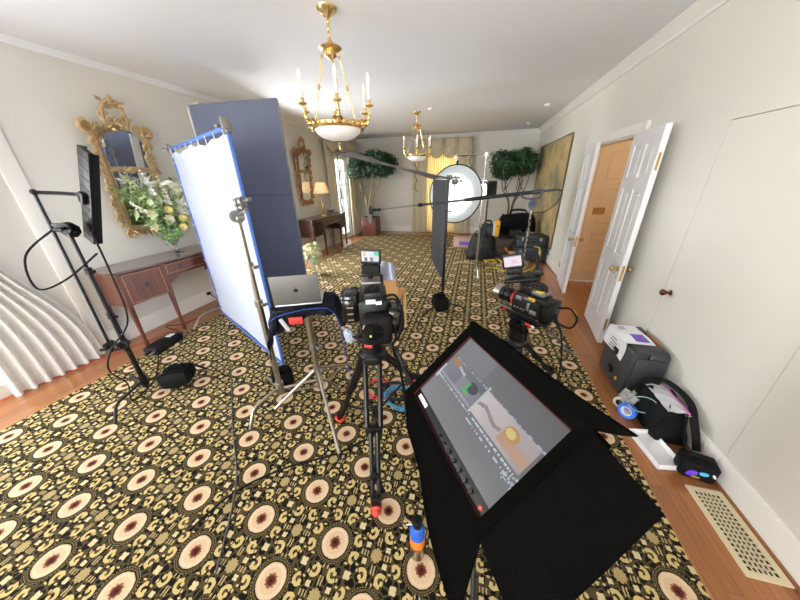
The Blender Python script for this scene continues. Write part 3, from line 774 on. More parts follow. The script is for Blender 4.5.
# ================================================================ chandeliers
def chandelier(x, y, label):
    t = thing('chandelier', label, 'chandelier', (x, y, ZC), 'gold chandeliers')
    o = lambda r, a, z: V((x+r*math.cos(a), y+r*math.sin(a), z))
    part('canopy', MB().lathe([(.075, ZC), (.07, ZC-.012), (.045, ZC-.03), (.02, ZC-.05), (.012, ZC-.06)], (x, y, 0), n=24), GOLD, t)
    c = MB(); c.cyl((x, y, ZC-.05), (x, y, 2.53), .006, n=8)
    for k in range(5): c.sphere((x, y, 2.70-.035*k), (.012, .012, .018), 8)
    part('chain', c, GOLD, t)
    part('crown', MB().lathe([(.012, 2.60), (.03, 2.57), (.075, 2.555), (.085, 2.545), (.06, 2.53), (.035, 2.52), (.045, 2.50), (.02, 2.485), (0, 2.47)], (x, y, 0), n=24), GOLD, t)
    for k in range(3):
        a = math.atan2(-y, -x) + .12 + 2*PI*k/3; m = MB()
        p, q = o(.07, a, 2.53), o(.20, a, 2.07)
        m.tube([p, q], .006, 8); m.sphere(p.lerp(q, .45), .014, 8); m.sphere(p.lerp(q, .05), .012, 8); m.sphere(p.lerp(q, .97), .014, 8)
        for u in (.47, .43): m.sphere(p.lerp(q, u), .011, 8)
        part('rod', m, GOLD, t)
    dzr = -.06
    part('rim', MB().lathe([(.185, 2.085), (.205, 2.088), (.212, 2.10), (.206, 2.108), (.210, 2.125), (.203, 2.135), (.19, 2.135), (.18, 2.11)], (x, y, dzr), n=40), GOLD, t)
    r = MB()
    for k in range(24): r.sphere(o(.207, 2*PI*k/24, 2.116+dzr), (.010, .010, .012), 6)
    part('rim_beading', r, GOLD, t)
    part('bowl', MB().lathe([(.188, 2.10), (.186, 2.085), (.168, 2.055), (.135, 2.03), (.09, 2.014), (.03, 2.006), (0, 2.005)], (x, y, dzr), n=40), FROST, t, 'white frosted glass bowl')
    part('finial', MB().lathe([(0, 2.01), (.02, 2.004), (.008, 1.995), (.013, 1.98), (.006, 1.97), (.009, 1.955), (0, 1.93)], (x, y, dzr), n=14), GOLD, t)
    for k in range(6):
        a = math.atan2(-y, -x) + .04 + PI*k/3; m = MB(); ra = .285
        m.tube([o(.195, a, 2.05), o(.225, a, 2.03), o(.265, a, 2.06), o(ra, a, 2.135), o(ra, a, 2.165)], .009, 8, sub=4)
        m.sphere(o(.215, a, 2.06), (.02, .02, .03), 8); m.sphere(o(.245, a, 2.05), .02, 8); m.sphere(o(.268, a, 2.08), .017, 8); m.sphere(o(.28, a, 2.11), .014, 8)
        for w in (-.16, .16): m.leaf(o(.205, a+w*.5, 2.04), (math.cos(a), math.sin(a), .8), (0, 0, 1), .08, .04, .4)
        m.lathe([(.008, 2.155), (.03, 2.165), (.033, 2.172), (.012, 2.172), (.014, 2.20), (.012, 2.205)], (x+ra*math.cos(a), y+ra*math.sin(a), 0), n=16)
        ar = part('arm', m, GOLD, t)
        part('candle_sleeve', MB().cyl(o(ra, a, 2.20), o(ra, a, 2.315), .0115, n=12), CANDLE, ar)
        part('bulb', MB().lathe([(.006, 2.315), (.013, 2.33), (.011, 2.35), (.004, 2.37), (0, 2.375)], (x+ra*math.cos(a), y+ra*math.sin(a), 0), n=10), BULB, ar)
chandelier(-1.15, 2.42, 'large gold chandelier with six candles and frosted bowl, nearest, above the camera tripod')
chandelier(-1.21, 5.95, 'gold candle chandelier hanging farther off in front of the striped curtain')

# ================================================================ trees in planters
LEAFT = pm('tree_leaf', (34, 70, 38), .5, noise=.45, scale=9)
BARK = pm('bark', (150, 130, 100), .8, noise=.3, scale=25, bump=.4)
BARKD = pm('bark_dark', (104, 84, 58), .8, noise=.3, scale=25, bump=.4)
def tree(x, y, label, crown, rad, ntr, bark, pot, seed, lean=(0, 0), nl=7500):
    R = random.Random(seed)
    t = thing('potted_tree', label, 'tree', (x, y, FZ), 'indoor trees at the far wall')
    pm_, ph, pwid = pot
    pb = MB(); w = pwid/2
    pb.box((x, y, FZ+ph/2+.02), (pwid, pwid, ph-.04), bevel=.012)
    p = part('planter', pb, pm_, t)
    part('planter_rim', MB().box((x, y, FZ+ph-.02), (pwid+.02, pwid+.02, .05), bevel=.008), pm_, p); part('planter_foot', MB().box((x, y, FZ+.03), (pwid+.02, pwid+.02, .06), bevel=.008), pm_, p)
    part('soil', MB().box((x, y, FZ+ph+.005), (pwid-.06, pwid-.06, .012)), pm('soil' , (46, 36, 28), .95, noise=.4, scale=60), t)
    cx_, cy_, cz_ = crown
    for k in range(ntr):
        a = 2*PI*k/ntr + R.uniform(-.3, .3); m = MB()
        b = V((x+.05*math.cos(a), y+.05*math.sin(a), FZ+ph)); e = V((cx_+rad[0]*.62*math.cos(a), cy_+rad[1]*.5*math.sin(a), cz_-rad[2]*.2))
        pts = [b, b.lerp(e, .3)+V((R.uniform(-.03, .03)-.06*math.cos(a), R.uniform(-.03, .03), .05)), b.lerp(e, .65)+V((R.uniform(-.05, .05), R.uniform(-.04, .04), 0)), e]
        m.tube(pts, [.030, .026, .022, .016, .012, .012, .01, .01], 7, sub=4)
        q = b.lerp(e, .6); m.tube([q, q+V((R.uniform(-.2, .2), R.uniform(-.2, .2), .35))], [.014, .006], 6)
        part('trunk', m, bark, t)
    f = MB()
    lobes = [(V((cx_+rad[0]*R.uniform(-.7, .7), cy_+rad[1]*R.uniform(-.7, .7), cz_+rad[2]*R.uniform(-.35, .5))), R.uniform(.35, .55)) for _ in range(16)]
    for k in range(nl):
        c, s = R.choice(lobes); d = V((R.gauss(0, 1), R.gauss(0, 1), R.gauss(0, 1))).normalized()
        p_ = c + V((d.x*rad[0]*s, d.y*rad[1]*s, d.z*rad[2]*s*1.1))*R.uniform(.55, 1)
        if p_.x > XR-.18 or p_.x < XL+.18 or p_.y > YF-.15: continue
        f.leaf(p_, (R.uniform(-1, 1), R.uniform(-1, 1), R.uniform(-1, .25)), d, R.uniform(.08, .13), R.uniform(.035, .055), .3)
    part('foliage', f, LEAFT, t)
    return t
tree(-3.18, 8.42, 'dense green tree with thin pale trunks in a red wooden planter, far left corner', (-3.20, 8.38, 2.00), (.74, .60, .40), 6, BARK, (wood('planter_wood', (84, 40, 30), (116, 60, 44), 3, 'Z', .45, .1), .56, .47), 21)
tree(.90, 8.42, 'dense green tree with twisted dark trunks behind the black bags, far right corner', (.92, 8.36, 1.90), (.60, .56, .44), 5, BARKD, (wood('planter_wood_dark', (84, 40, 30), (116, 58, 42), 3, 'Z', .45, .1), .52, .52), 22)

# ================================================================ tapestry panel
def tap_mat():
    m, nt, b = base('aged_map'); tc = nt.nodes.new('ShaderNodeTexCoord')
    n = nt.nodes.new('ShaderNodeTexNoise'); n.inputs['Scale'].default_value = 2.2; n.inputs['Detail'].default_value = 8; n.inputs['Distortion'].default_value = .6
    nt.links.new(tc.outputs['Object'], n.inputs['Vector'])
    r = nt.nodes.new('ShaderNodeValToRGB'); e = r.color_ramp.elements
    e[0].position = .3; e[0].color = lin(134, 120, 84); e[1].position = .72; e[1].color = lin(186, 160, 112)
    k = r.color_ramp.elements.new(.47); k.color = lin(164, 142, 98); k = r.color_ramp.elements.new(.40); k.color = lin(128, 126, 98)
    nt.links.new(n.outputs['Fac'], r.inputs[0])
    v = nt.nodes.new('ShaderNodeTexNoise'); v.inputs['Scale'].default_value = 1.3; v.inputs['Detail'].default_value = 3
    nt.links.new(tc.outputs['Object'], v.inputs['Vector'])
    river = nabs(N(v.outputs['Fac']) - .47) < .006
    c = mixc(river*.55, N(r.outputs[0]), lin(66, 82, 72))
    nt.links.new(c.v, b.inputs['Base Color']); b.inputs['Roughness'].default_value = .85
    return m
t = thing('wall_tapestry', 'tall brown map-like tapestry panel hung on the right wall', 'tapestry', (XR, 7.3, .30))
part('cloth', MB().box((XR-.018, 7.30, 1.30), (.012, 2.72, 1.96)), tap_mat(), t)
f = MB()
for y in (5.93, 8.67): f.box((XR-.014, y, 1.30), (.026, .024, 2.0))
for z in (.31, 2.285): f.box((XR-.014, 7.30, z), (.026, 2.74, .024))
part('edge_frame', f, pm('dark_gold_edge', (92, 74, 44), .5), t)

# ================================================================ curtains
DRAPE = translucent('cream_drape', (230, 222, 202), .25)
VAL = pm('valance_fabric', (204, 192, 164), .85, noise=.06)
TRIMF = pm('tassel_trim', (150, 128, 88), .85, noise=.3, scale=80)
def stripe_mat():
    m, nt, b = base('yellow_striped_sheer'); tc = nt.nodes.new('ShaderNodeTexCoord')
    sx = nt.nodes.new('ShaderNodeSeparateXYZ'); nt.links.new(tc.outputs['Object'], sx.inputs[0])
    s = N.m('SINE', N(sx.outputs[0])*95) > .25
    c = mixc(s, lin(238, 228, 196), lin(220, 198, 146)); nt.links.new(c.v, b.inputs['Base Color']); b.inputs['Roughness'].default_value = .9
    tr = nt.nodes.new('ShaderNodeBsdfTranslucent'); nt.links.new(c.v, tr.inputs['Color'])
    mx = nt.nodes.new('ShaderNodeMixShader'); mx.inputs[0].default_value = .6
    nt.links.new(b.outputs[0], mx.inputs[1]); nt.links.new(tr.outputs[0], mx.inputs[2]); nt.links.new(mx.outputs[0], nt.nodes['Material Output'].inputs[0])
    return m
def drape(mb, a, b, z0, z1, nfold, amp, nrm, nu=None):
    a, b, nrm = V((*a, 0)), V((*b, 0)), V((*nrm, 0)); nu = nu or nfold*6
    def fn(u, v):
        k = 1-.12*math.sin(v*PI)
        p = a.lerp(b, .5+(u-.5)*k) + nrm*(amp*(.5+.5*math.sin(u*nfold*2*PI + .6*math.sin(v*3)))*(1-.3*v)); p.z = z0+(z1-z0)*v
        return p
    mb.grid(fn, nu, 10, thick=.004)
def swag(mb, a, b, nrm, z, drop, h=.07):
    a, b, nrm = V(a), V(b), V(nrm)
    def fn(u, v):
        p = a.lerp(b, u) + nrm*(.03+.05*math.sin(u*PI)*math.sin(v*PI)+.012*math.sin(v*5*PI)); p.z = z - v*(drop*(.62+.38*math.sin(u*PI)))
        return p
    mb.grid(fn, 14, 14, thick=.004)
def tail(mb, p, w, nrm, z0, z1, ph=0):
    p, w, nrm = V(p), V(w), V(nrm); n = 26
    def fn(u, v):
        q = p + w*(u-.5)*(1-.35*v) + nrm*(.03+.025*math.sin(u*3*2*PI)) + w*.28*math.sin(v*5*PI+ph)*v; q.z = z0 - (z0-z1)*v*(.75+.25*u)
        return q
    mb.grid(fn, 18, n, thick=.004)
def trimtube(mb, p, w, nrm, z0, z1, ph=0):
    p, w, nrm = V(p), V(w), V(nrm)
    pts = []
    for i in range(40):
        v = i/39; q = p + w*(.55*math.sin(v*6.5*PI+ph)) + nrm*.075; q.z = z0-(z0-z1)*v; pts.append(q)
    mb.tube(pts, .016, 6)
# far window
t = thing('window_curtain', 'cream swagged curtain with yellow striped sheer at the far window', 'curtain', (-1.0, YF, 0))
m = MB(); drape(m, (-1.66, YF-.06), (-.46, YF-.06), .02, 2.30, 16, .04, (0, -1)); part('striped_sheer', m, stripe_mat(), t)
m = MB(); drape(m, (-2.0, YF-.12), (-1.50, YF-.12), .01, 2.5, 6, .06, (0, -1)); part('drape', m, DRAPE, t)
m = MB(); drape(m, (-.62, YF-.12), (-.22, YF-.12), .01, 2.5, 5, .06, (0, -1)); part('drape', m, DRAPE, t)
m = MB(); m.box((-1.05, YF-.09, 2.60), (1.50, .17, .05)); part('pelmet', m, VAL, t)
for i in range(4):
    m = MB(); xa = -1.80+.375*i; swag(m, (xa-.03, YF-.18, 0), (xa+.405, YF-.18, 0), (0, -1, 0), 2.63, .47); o = part('swag', m, VAL, t)
    m = MB(); pts = [V((xa-.03+.435*k/14, YF-.235-.02*math.sin(PI*k/14), 2.63-.47*(.62+.38*math.sin(PI*k/14)))) for k in range(15)]; m.tube(pts, .016, 6); part('swag_trim', m, GILT, o)
for i in range(5):
    m = MB(); xa = -1.80+.375*i; tail(m, (xa, YF-.22, 0), (.13, 0, 0), (0, -1, 0), 2.66, 2.22, 0); part('jabot', m, VAL, t)
for xx in (-1.86, -.26):
    m = MB(); trimtube(m, (xx, YF-.16, 0), (.06, 0, 0), (0, -1, 0), 2.3, 1.25); part('tassel_trim', m, TRIMF, t)
# left wall far window
t = thing('window_curtain', 'cream drapes with wavy tasselled tails around the tall window past the dark sideboard', 'curtain', (XL, 7.75, 0))
m = MB(); drape(m, (XL+.09, 6.86), (XL+.09, 7.38), .01, 2.55, 6, .06, (1, 0)); part('drape', m, DRAPE, t)
m = MB(); drape(m, (XL+.09, 8.12), (XL+.09, 8.62), .01, 2.55, 6, .06, (1, 0)); part('drape', m, DRAPE, t)
part('pelmet', MB().box((XL+.08, 7.74, 2.60), (.15, 1.8, .05)), VAL, t)
for i in range(3):
    m = MB(); ya = 6.90+.56*i; swag(m, (XL+.15, ya-.03, 0), (XL+.15, ya+.59, 0), (1, 0, 0), 2.63, .42); o = part('swag', m, VAL, t)
    m = MB(); pts = [V((XL+.205+.02*math.sin(PI*k/14), ya-.03+.62*k/14, 2.63-.42*(.62+.38*math.sin(PI*k/14)))) for k in range(15)]; m.tube(pts, .016, 6); part('swag_trim', m, TRIMF, o)
for yy, ph in ((7.30, 0), (8.24, 1.4)):
    m = MB(); trimtube(m, (XL+.14, yy, 0), (0, .07, 0), (1, 0, 0), 2.35, .85, ph); part('tassel_trim', m, TRIMF, t)
t = thing('window_curtain', 'cream drapes at the window between the two sideboards, hidden behind the grey board', 'curtain', (XL, 4.39, 0))
for ya, yb in ((3.55, 3.92), (4.86, 5.22)):
    m = MB(); drape(m, (XL+.09, ya), (XL+.09, yb), .01, 2.55, 5, .06, (1, 0)); part('drape', m, DRAPE, t)
part('pelmet', MB().box((XL+.08, 4.39, 2.60), (.15, 1.7, .05)), VAL, t)
# near left curtain
t = thing('window_curtain', 'white floor length curtain in soft folds at the left edge beside the black stand', 'curtain', (XL, 1.2, 0))
m = MB()
def tied(u, v):
    z = FZ+.004+2.3*v; k = 1-.55*math.exp(-((z-1.2)/.55)**2); y = .92 + (.65*u)*k + .03*(1-k)
    return V((XL+.05+.07*(.5+.5*math.sin(u*14*PI))*(1-.3*v), y, z))
m.grid(tied, 70, 20, thick=.004); part('drape', m, translucent('white_drape', (240, 238, 234), .2), t)
part('curtain_rod', MB().cyl((XL+.09, -.5, 2.33), (XL+.09, 1.60, 2.33), .012, n=12).sphere((XL+.09, 1.62, 2.33), .022, 10), BRASS, t)
# ================================================================ grip stands
def knob(mb, p, d, r=.014, L=.03):
    p, d = V(p), V(d).normalized(); mb.cyl(p, p+d*L*.5, r*.35, n=8); mb.box(p+d*L*.75, (r*.7, r*2.4, r*1.2), d.to_track_quat('X', 'Z').to_matrix(), bevel=r*.25, seg=1)
def grip_head(mb, c, axis, r=.032):
    c, a = V(c), V(axis).normalized()
    mb.cyl(c-a*.028, c-a*.006, r, n=20); mb.cyl(c+a*.006, c+a*.028, r, n=20); mb.cyl(c-a*.035, c+a*.04, .010, n=10)
    knob(mb, c+a*.035, a, .02, .05); mb.box(c+V((0, 0, -.04)), (.026, .026, .045), bevel=.004)
def grip_stand(name, x, y, top, legs, mat, label, group='grip stands', lean=(0, 0), zleg=.15, rise=(.55, 1.0), heads=True, r=.0175, up=.62, leg_r=.011, z0=0):
    """legs: list of foot (x,y); turtle legs run out flat and then bend to the floor"""
    t = thing(name, label, 'stand', (x, y, z0))
    P = lambda z: V((x+lean[0]*z, y+lean[1]*z, z))
    part('lower_tube', MB().cyl(P(zleg-.07), P(top*rise[0]), r, n=16).cyl(P(zleg-.05), P(zleg+.04), r*1.5, n=16), mat, t)
    part('middle_tube', MB().cyl(P(top*rise[0]-.02), P(top*rise[1]) if rise[1] < 1 else P(top*.8), r*.82, n=14), mat, t)
    part('upper_tube', MB().cyl(P(top*.78), P(top), r*up, n=12), mat, t)
    for z in (top*rise[0], top*.8):
        m = MB(); m.cyl(P(z-.035), P(z+.008), r*1.35, n=14); knob(m, P(z-.015)+V((r, 0, 0)), (1, -.3, 0), .018, .05); part('riser_knob', m, mat, t)
    for i, (lx, ly) in enumerate(legs):
        f = V((lx, ly, z0+leg_r)); h = V((x, y, zleg-.02*i)); b = h.lerp(V((lx, ly, h.z)), .80); b.z -= .015
        part('leg', MB().tube([h, h.lerp(b, .9), b+(f-b)*.12, f], leg_r, 10), mat, t)
    return t, P
# black stand at the left edge, with its hanging rod
t, P = grip_stand('light_stand', -2.58, 1.22, 1.40, [(-2.49, .91), (-2.38, 1.60), (-2.93, 1.30)], BLACKM, 'black light stand with a hanging side arm, holding the slim black light')
m = MB(); A = V((-2.68, 1.20, 1.62)); B = V((-2.66, 1.17, .52)); m.tube([A, B], .010, 10); part('hanging_rod', m, BLACKM, t)
m = MB(); grip_head(m, P(.50)+V((.02, -.02, .02)), (.5, -.8, 0)); m.tube([P(.5), B+V((0, 0, .0))], .011, 8); grip_head(m, B, (.5, -.8, 0), .028); part('lower_clamp', m, BLACKM, t)
m = MB(); grip_head(m, P(1.40), (.5, -.8, 0), .036); m.tube([P(1.42), A-V((0, 0, .2))], .012, 8); m.sphere(P(1.40)+V((-.03, .03, -.02)), .05, 8); part('upper_clamp', m, BLACK, t)
m = MB(); m.tube([A, V((-2.58, 1.27, 1.61)), V((-2.50, 1.31, 1.60))], .011, 8); m.sphere(A, .02, 8); part('panel_bracket', m, BLACK, t)
# slim light
t = thing('studio_light', 'slim tall black studio light seen from behind, on the black stand at the left edge', 'light', (-2.42, 1.33, 1.58))
ax = V((.32, .02, .60)).normalized(); nrm = V((.10, .98, -.15)); nrm = (nrm - ax*nrm.dot(ax)).normalized(); sd = ax.cross(nrm)
PR = basis(sd, nrm, ax); pc = V((-2.455, 1.33, 1.575))
m = MB(); m.box(pc, (.115, .028, .63), PR, bevel=.006); part('housing', m, BLACK, t)
m = MB()
for k in range(9): m.box(pc - nrm*.015 + ax*(-.26+.065*k), (.085, .003, .012), PR)
part('cooling_fins', m, BLACKM, t)
m = MB(); m.box(pc - nrm*.025, (.05, .03, .07), PR, bevel=.006); m.cyl(pc-nrm*.03, V((-2.50, 1.31, 1.60)), .014); part('mount_block', m, BLACK, t)
m = MB(); m.box(pc + nrm*.0155, (.10, .004, .60), PR); part('diffuser', m, emis('led_panel', (235, 242, 255), 14), t, 'white lit face of the light panel')
# barn door edges
for s in (-1, 1):
    m = MB(); c = pc + sd*s*.058 + nrm*.02; m.box(c, (.004, .03, .62), PR); part('side_flap', m, BLACK, t)
def sandbag(label, a, b, r, name='sandbag', group='black sandbags'):
    """saddle of two pouches hanging over a leg"""
    a, b = V(a), V(b); t = thing(name, label, 'sandbag', (a+b)/2 - V((0, 0, r)), group)
    d = (b-a); L = d.length; d.normalize(); R = d.to_track_quat('X', 'Z').to_matrix()
    for s in (-1, 1):
        m = MB(); n = 9
        rg = []
        for i in range(n+1):
            k = i/n; w = (math.sin(PI*min(1, max(0, k)))**.2)*.85+.15; sq = lambda v: math.copysign(abs(v)**.45, v)
            c = a.lerp(b, k) + R @ V((0, s*r*.55, 0)); rg.append([c + R @ V((0, sq(math.cos(q))*r*.5*w, sq(math.sin(q))*r*.9*w)) for q in [2*PI*j/14 for j in range(20)]])
        m.rings(rg); part('pouch', m, NYLON, t)
    part('handle', MB().tube([a.lerp(b, .3)+V((0, 0, r*.8)), a.lerp(b, .4)+V((0, 0, r*1.25)), a.lerp(b, .6)+V((0, 0, r*1.25)), a.lerp(b, .7)+V((0, 0, r*.8))], .008, 6, sub=4), NYLON, t)
    return t
sandbag('black sandbag lying over the foot of the black stand at the left', (-2.52, 1.30, .105), (-2.30, 1.43, .125), .085)
# ballast brick
t = thing('power_supply', 'black power supply brick with a white label on the rug edge under the red sideboard', 'power supply', (-3.22, 1.80, 0))
d = V((-.08, .40, 0)).normalized(); BR = basis(d, V((0, 0, 1)).cross(d), V((0, 0, 1))); c = V((-3.20, 1.82, .045))
part('case', MB().box(c, (.34, .15, .085), BR, bevel=.012), BLACK, t)
m = MB()
for k in range(8): m.box(c+V((0, 0, .044))-d*(.13-.018*k), (.006, .12, .006), BR)
part('vents', m, BLACKM, t)
part('label', MB().box(c+V((0, 0, .043))+d*.10, (.07, .06, .003), BR), PAPER, t, 'white printed label'); 
m = MB()
for k in range(3): m.box(c+V((0, 0, .0448))+d*(.08+.02*k), (.007, .045, .001), BR)
part('label_print', m, BLACK, t)
m = MB(); m.tube([c+d*.17+V((.04, 0, 0)), c+d*.22+V((.04, 0, .0)), c+d*.22-V((.04, 0, 0)), c+d*.17-V((.04, 0, 0))], .008, 8); part('handle', m, BLACK, t)
for s in (-.04, 0, .04):
    m = MB(); e = c-d*.17 + BR @ V((0, s, 0)); m.cyl(e, e-d*.05, .013, n=10); part('connector', m, STEEL if s else BLACK, t)

# ================================================================ diffusion frame and its stands
FBR, FBL = V((-1.65, 1.78, 0)), V((-3.20, 2.60, 0)); fu = (FBL-FBR).normalized(); fn_ = V((fu.y, -fu.x, 0))   # normal away; check sign
if fn_.y > 0: fn_ = -fn_
FW = (FBL-FBR).length; Z0, Z1 = .05, 1.985
F = lambda a, z, o=0: FBR + fu*a + fn_*o + V((0, 0, z))
FR = basis(fu, fn_.cross(fu)*0 + V((0, 0, 1)).cross(fu), V((0, 0, 1)))
t = thing('diffusion_frame', 'tall white diffusion frame edged in blue tape, glowing, in front of the grey board', 'diffusion frame', F(FW/2, 0))
BLUET = pm('blue_edge_tape', (78, 116, 196), .5)
for nm, c, sz in (('rail', F(FW/2, Z1), (FW, .022, .028)), ('rail', F(FW/2, Z0), (FW, .022, .022)), ('rail', F(0, (Z0+Z1)/2), (.018, .022, Z1-Z0)), ('rail', F(FW, (Z0+Z1)/2), (.018, .022, Z1-Z0))):
    part(nm, MB().box(c, sz, FR, bevel=.004), BLUET, t)
m = MB()
def sheet(u, v): return F(.018+(FW-.036)*u, Z0+.035+(Z1-Z0-.08)*v + (.012*math.sin(u*14)+.008*math.sin(u*37))*v, .004*math.sin(u*9+v*4)+.003*math.sin(v*17-u*5))
m.grid(sheet, 40, 40, thick=.002); part('diffusion_cloth', m, translucent('diffusion_silk', (230, 236, 250), .45), t)
m = MB(); R = random.Random(4)
for k in range(9):
    a = .06+(FW-.12)*k/8; m.tube([F(a, Z1-.005, .016), F(a+R.uniform(-.02, .02), Z1-.09, .012)], .003, 5)
for k in range(9):
    z = Z0+.08+(Z1-Z0-.2)*k/8
    for a in (0, FW): m.tube([F(a, z, .016), F(a+(.045 if a == 0 else -.045), z-.02, .01)], .003, 5)
part('tie_cords', m, WHITE, t)
for a in (0, FW):
    m = MB(); m.box(F(a, Z1+.0, 0), (.06, .045, .06), FR, bevel=.006); m.box(F(a + (-.03 if a == 0 else .03), Z1+.02, .02), (.03, .05, .07), FR, bevel=.006); knob(m, F(a, Z1, .03), fn_, .02, .05); part('corner_clamp', m, GREYM, t)
# front stand
t, P = grip_stand('grip_stand', -1.38, 1.40, 1.46, [(-1.45, 1.11), (-1.04, 1.66), (-1.68, 1.56)], STEEL, 'chrome grip stand in front of the glowing diffusion frame, clamped to its right edge', zleg=.17, rise=(.62, 1), r=.020, up=.85)
m = MB(); h = P(1.46); grip_head(m, h, (.8, -.5, 0), .036); e = F(.0, 1.50, .03); m.tube([h+V((.02, -.02, .0)), h.lerp(e, .5)+V((0, 0, .02)), e], .011, 8); grip_head(m, e, (.8, -.5, 0), .03); grip_head(m, h.lerp(e, .35)+V((.03, 0, .06)), (1, 0, .2), .03)
m.tube([h+V((-.02, .02, 0)), h+V((.10, -.02, .04))], .010, 8); part('grip_arm', m, GREYM, t)
sandbag('small black sandbag with a white tag at the foot of the chrome grip stand', (-1.55, 1.50, .11), (-1.42, 1.62, .11), .085)
t, P = grip_stand('grip_stand', -3.10, 2.75, 1.90, [(-3.23, 2.19), (-2.78, 2.98), (-3.30, 3.05)], STEEL, 'chrome grip stand behind the left edge of the diffusion frame, one leg showing', zleg=.16)
m = MB(); grip_head(m, P(1.9), (0, -1, 0), .034); m.tube([P(1.9), F(FW-.02, 1.9, -.02)], .010, 8); part('grip_arm', m, GREYM, t)
# grey board
BOARD = pm('slate_foam_board', (98, 103, 121), .85, noise=.05, scale=3)
t = thing('foam_board', 'tall slate grey folding board standing behind the diffusion frame', 'foam board', (-2.6, 2.98, 0))
b0, b1 = V((-2.10, 3.02, 0)), V((-3.16, 2.94, 0)); bu = (b1-b0).normalized(); bn = V((0, 0, 1)).cross(bu)
part('panel', MB().box((b0+b1)/2+V((0, 0, 1.22)), ((b1-b0).length, .022, 2.44), basis(bu, bn, V((0, 0, 1))), bevel=.003), BOARD, t)
b2 = V((-2.86, 3.62, 0)); cu = (b2-b1).normalized(); cn = V((0, 0, 1)).cross(cu); c1 = b1+V((0, .045, 0))
part('panel', MB().box((c1+b2)/2+V((0, 0, 1.22)), ((b2-c1).length, .022, 2.44), basis(cu, cn, V((0, 0, 1))), bevel=.003), BOARD, t)
part('hinge_tape', MB().box(b1+V((-.008, .022, 1.22)), (.01, .09, 2.4), Rz(0)), WHITE, t)
m = MB(); m.box(b0+V((.006, .0, 1.22)), (.004, .024, 2.42), basis(bu, bn, V((0, 0, 1)))); part('edge_tape', m, pm('worn_edge', (150, 150, 156), .8, noise=.5, scale=14), t, 'worn pale edge')
m = MB(); m.box((b0+b1)/2+V((0, 0, 1.22))+V((.0, -.0115, .28)), ((b1-b0).length-.02, .002, .006), basis(bu, bn, V((0, 0, 1)))); part('crease', m, pm('crease_line', (58, 62, 82), .9), t)

# ================================================================ laptop on its stand
LX, LY = -1.11, 1.53
t = thing('laptop_stand', 'chrome stand with spread braced legs under the laptop tray', 'stand', (LX, LY, 0))
part('lower_tube', MB().cyl((LX, LY, .10), (LX, LY, .50), .017, n=16), STEEL, t)
part('upper_tube', MB().cyl((LX, LY, .48), (LX, LY, .835), .024, n=16).cyl((LX, LY, .72), (LX, LY, .835), .028, n=16), STEEL, t)
for z in (.50, .30):
    m = MB(); m.cyl((LX, LY, z-.03), (LX, LY, z+.03), .028, n=16); knob(m, (LX+.025, LY, z), (1, -.4, 0), .02, .06); part('collar', m, GREYM, t)
for fx_, fy_ in ((-.72, 1.07), (-1.40, 1.30), (-.93, 2.02)):
    f = V((fx_, fy_, .012)); h = V((LX, LY, .30)); lg = part('leg', MB().tube([h, f], .011, 8), STEEL, t)
    m = MB(); q = h.lerp(f, .55); m.tube([V((LX, LY, .12)), q], .007, 6); part('brace', m, STEEL, lg)
    m = MB(); m.sphere(f+V((0, 0, .004)), .016, 8); part('foot', m, RUBBER, lg)
lu = V((.906, .423, 0)).normalized(); lv_ = V((-lu.y, lu.x, 0)); LR = basis(lu, lv_, V((0, 0, 1))); hc = V((-1.12, 1.47, .872))
tc_ = hc + lv_*.10 + lu*.03
tray = single('laptop_tray', MB().box(tc_+V((0, 0, -.026)), (.40, .27, .012), LR, bevel=.003).cyl((LX, LY, .82), (LX, LY, .842), .035), BLACK, 'black tray on the chrome stand holding the laptop', 'tray', loc=(LX, LY, .835))
# draped cloth
m = MB(); R = random.Random(8)
def drapec(u, v):
    a = -.42+.78*u; b = -.20-.22*max(0, 1-u*1.75)+(.36+.22*max(0, 1-u*1.75))*v; A, Bv = .205, .14
    oa = max(0, abs(a)-A); ob = max(0, abs(b)-Bv); sa = (1 if a > 0 else -1); sb = (1 if b > 0 else -1)
    x = sa*min(abs(a), A) + sa*(.25*oa); y = sb*min(abs(b), Bv) + sb*.22*ob
    if oa: y += .025*math.sin(b*28+a*5); x += .02*math.sin(b*22)
    if ob: x += .018*math.sin(a*26); y += .016*math.sin(a*31)
    z = -.010 - (oa+ob)*(.93 if oa+ob < .5 else .9)
    if oa and ob: z = -.010 - math.hypot(oa, ob)*.95
    return tc_ + lu*x + lv_*y + V((0, 0, z - .004 + .003*math.sin(a*20)*math.sin(b*17)))
m.grid(drapec, 44, 30, thick=.004)
single('draped_cloth', m, NAVY, 'dark navy cloth draped over the laptop tray with hanging corners', 'cloth', loc=(LX, LY, .84))
t = thing('laptop', 'open grey aluminium laptop with its dark lid emblem toward the camera, on the draped tray', 'laptop', hc)
part('keyboard_deck', MB().box(hc+lv_*.11+V((0, 0, 0)), (.31, .215, .012), LR, bevel=.004), pm('laptop_deck', (214, 214, 216), .35, metal=.6), t)
part('keys', MB().box(hc+lv_*.07+V((0, 0, .0065)), (.27, .10, .003), LR), BLACK, t)
part('trackpad', MB().box(hc+lv_*.165+V((0, 0, .0062)), (.11, .07, .001), LR), pm('trackpad', (190, 190, 192), .3, metal=.5), t)
LT = LR @ Matrix.Rotation(math.radians(4), 3, 'X')
lc = hc + V((0, 0, .008)) + LT @ V((0, 0, .105))
lid = part('lid', MB().box(lc, (.31, .006, .208), LT, bevel=.0028), SILVERLAP, t)
m = MB(); n = 28; pts = []
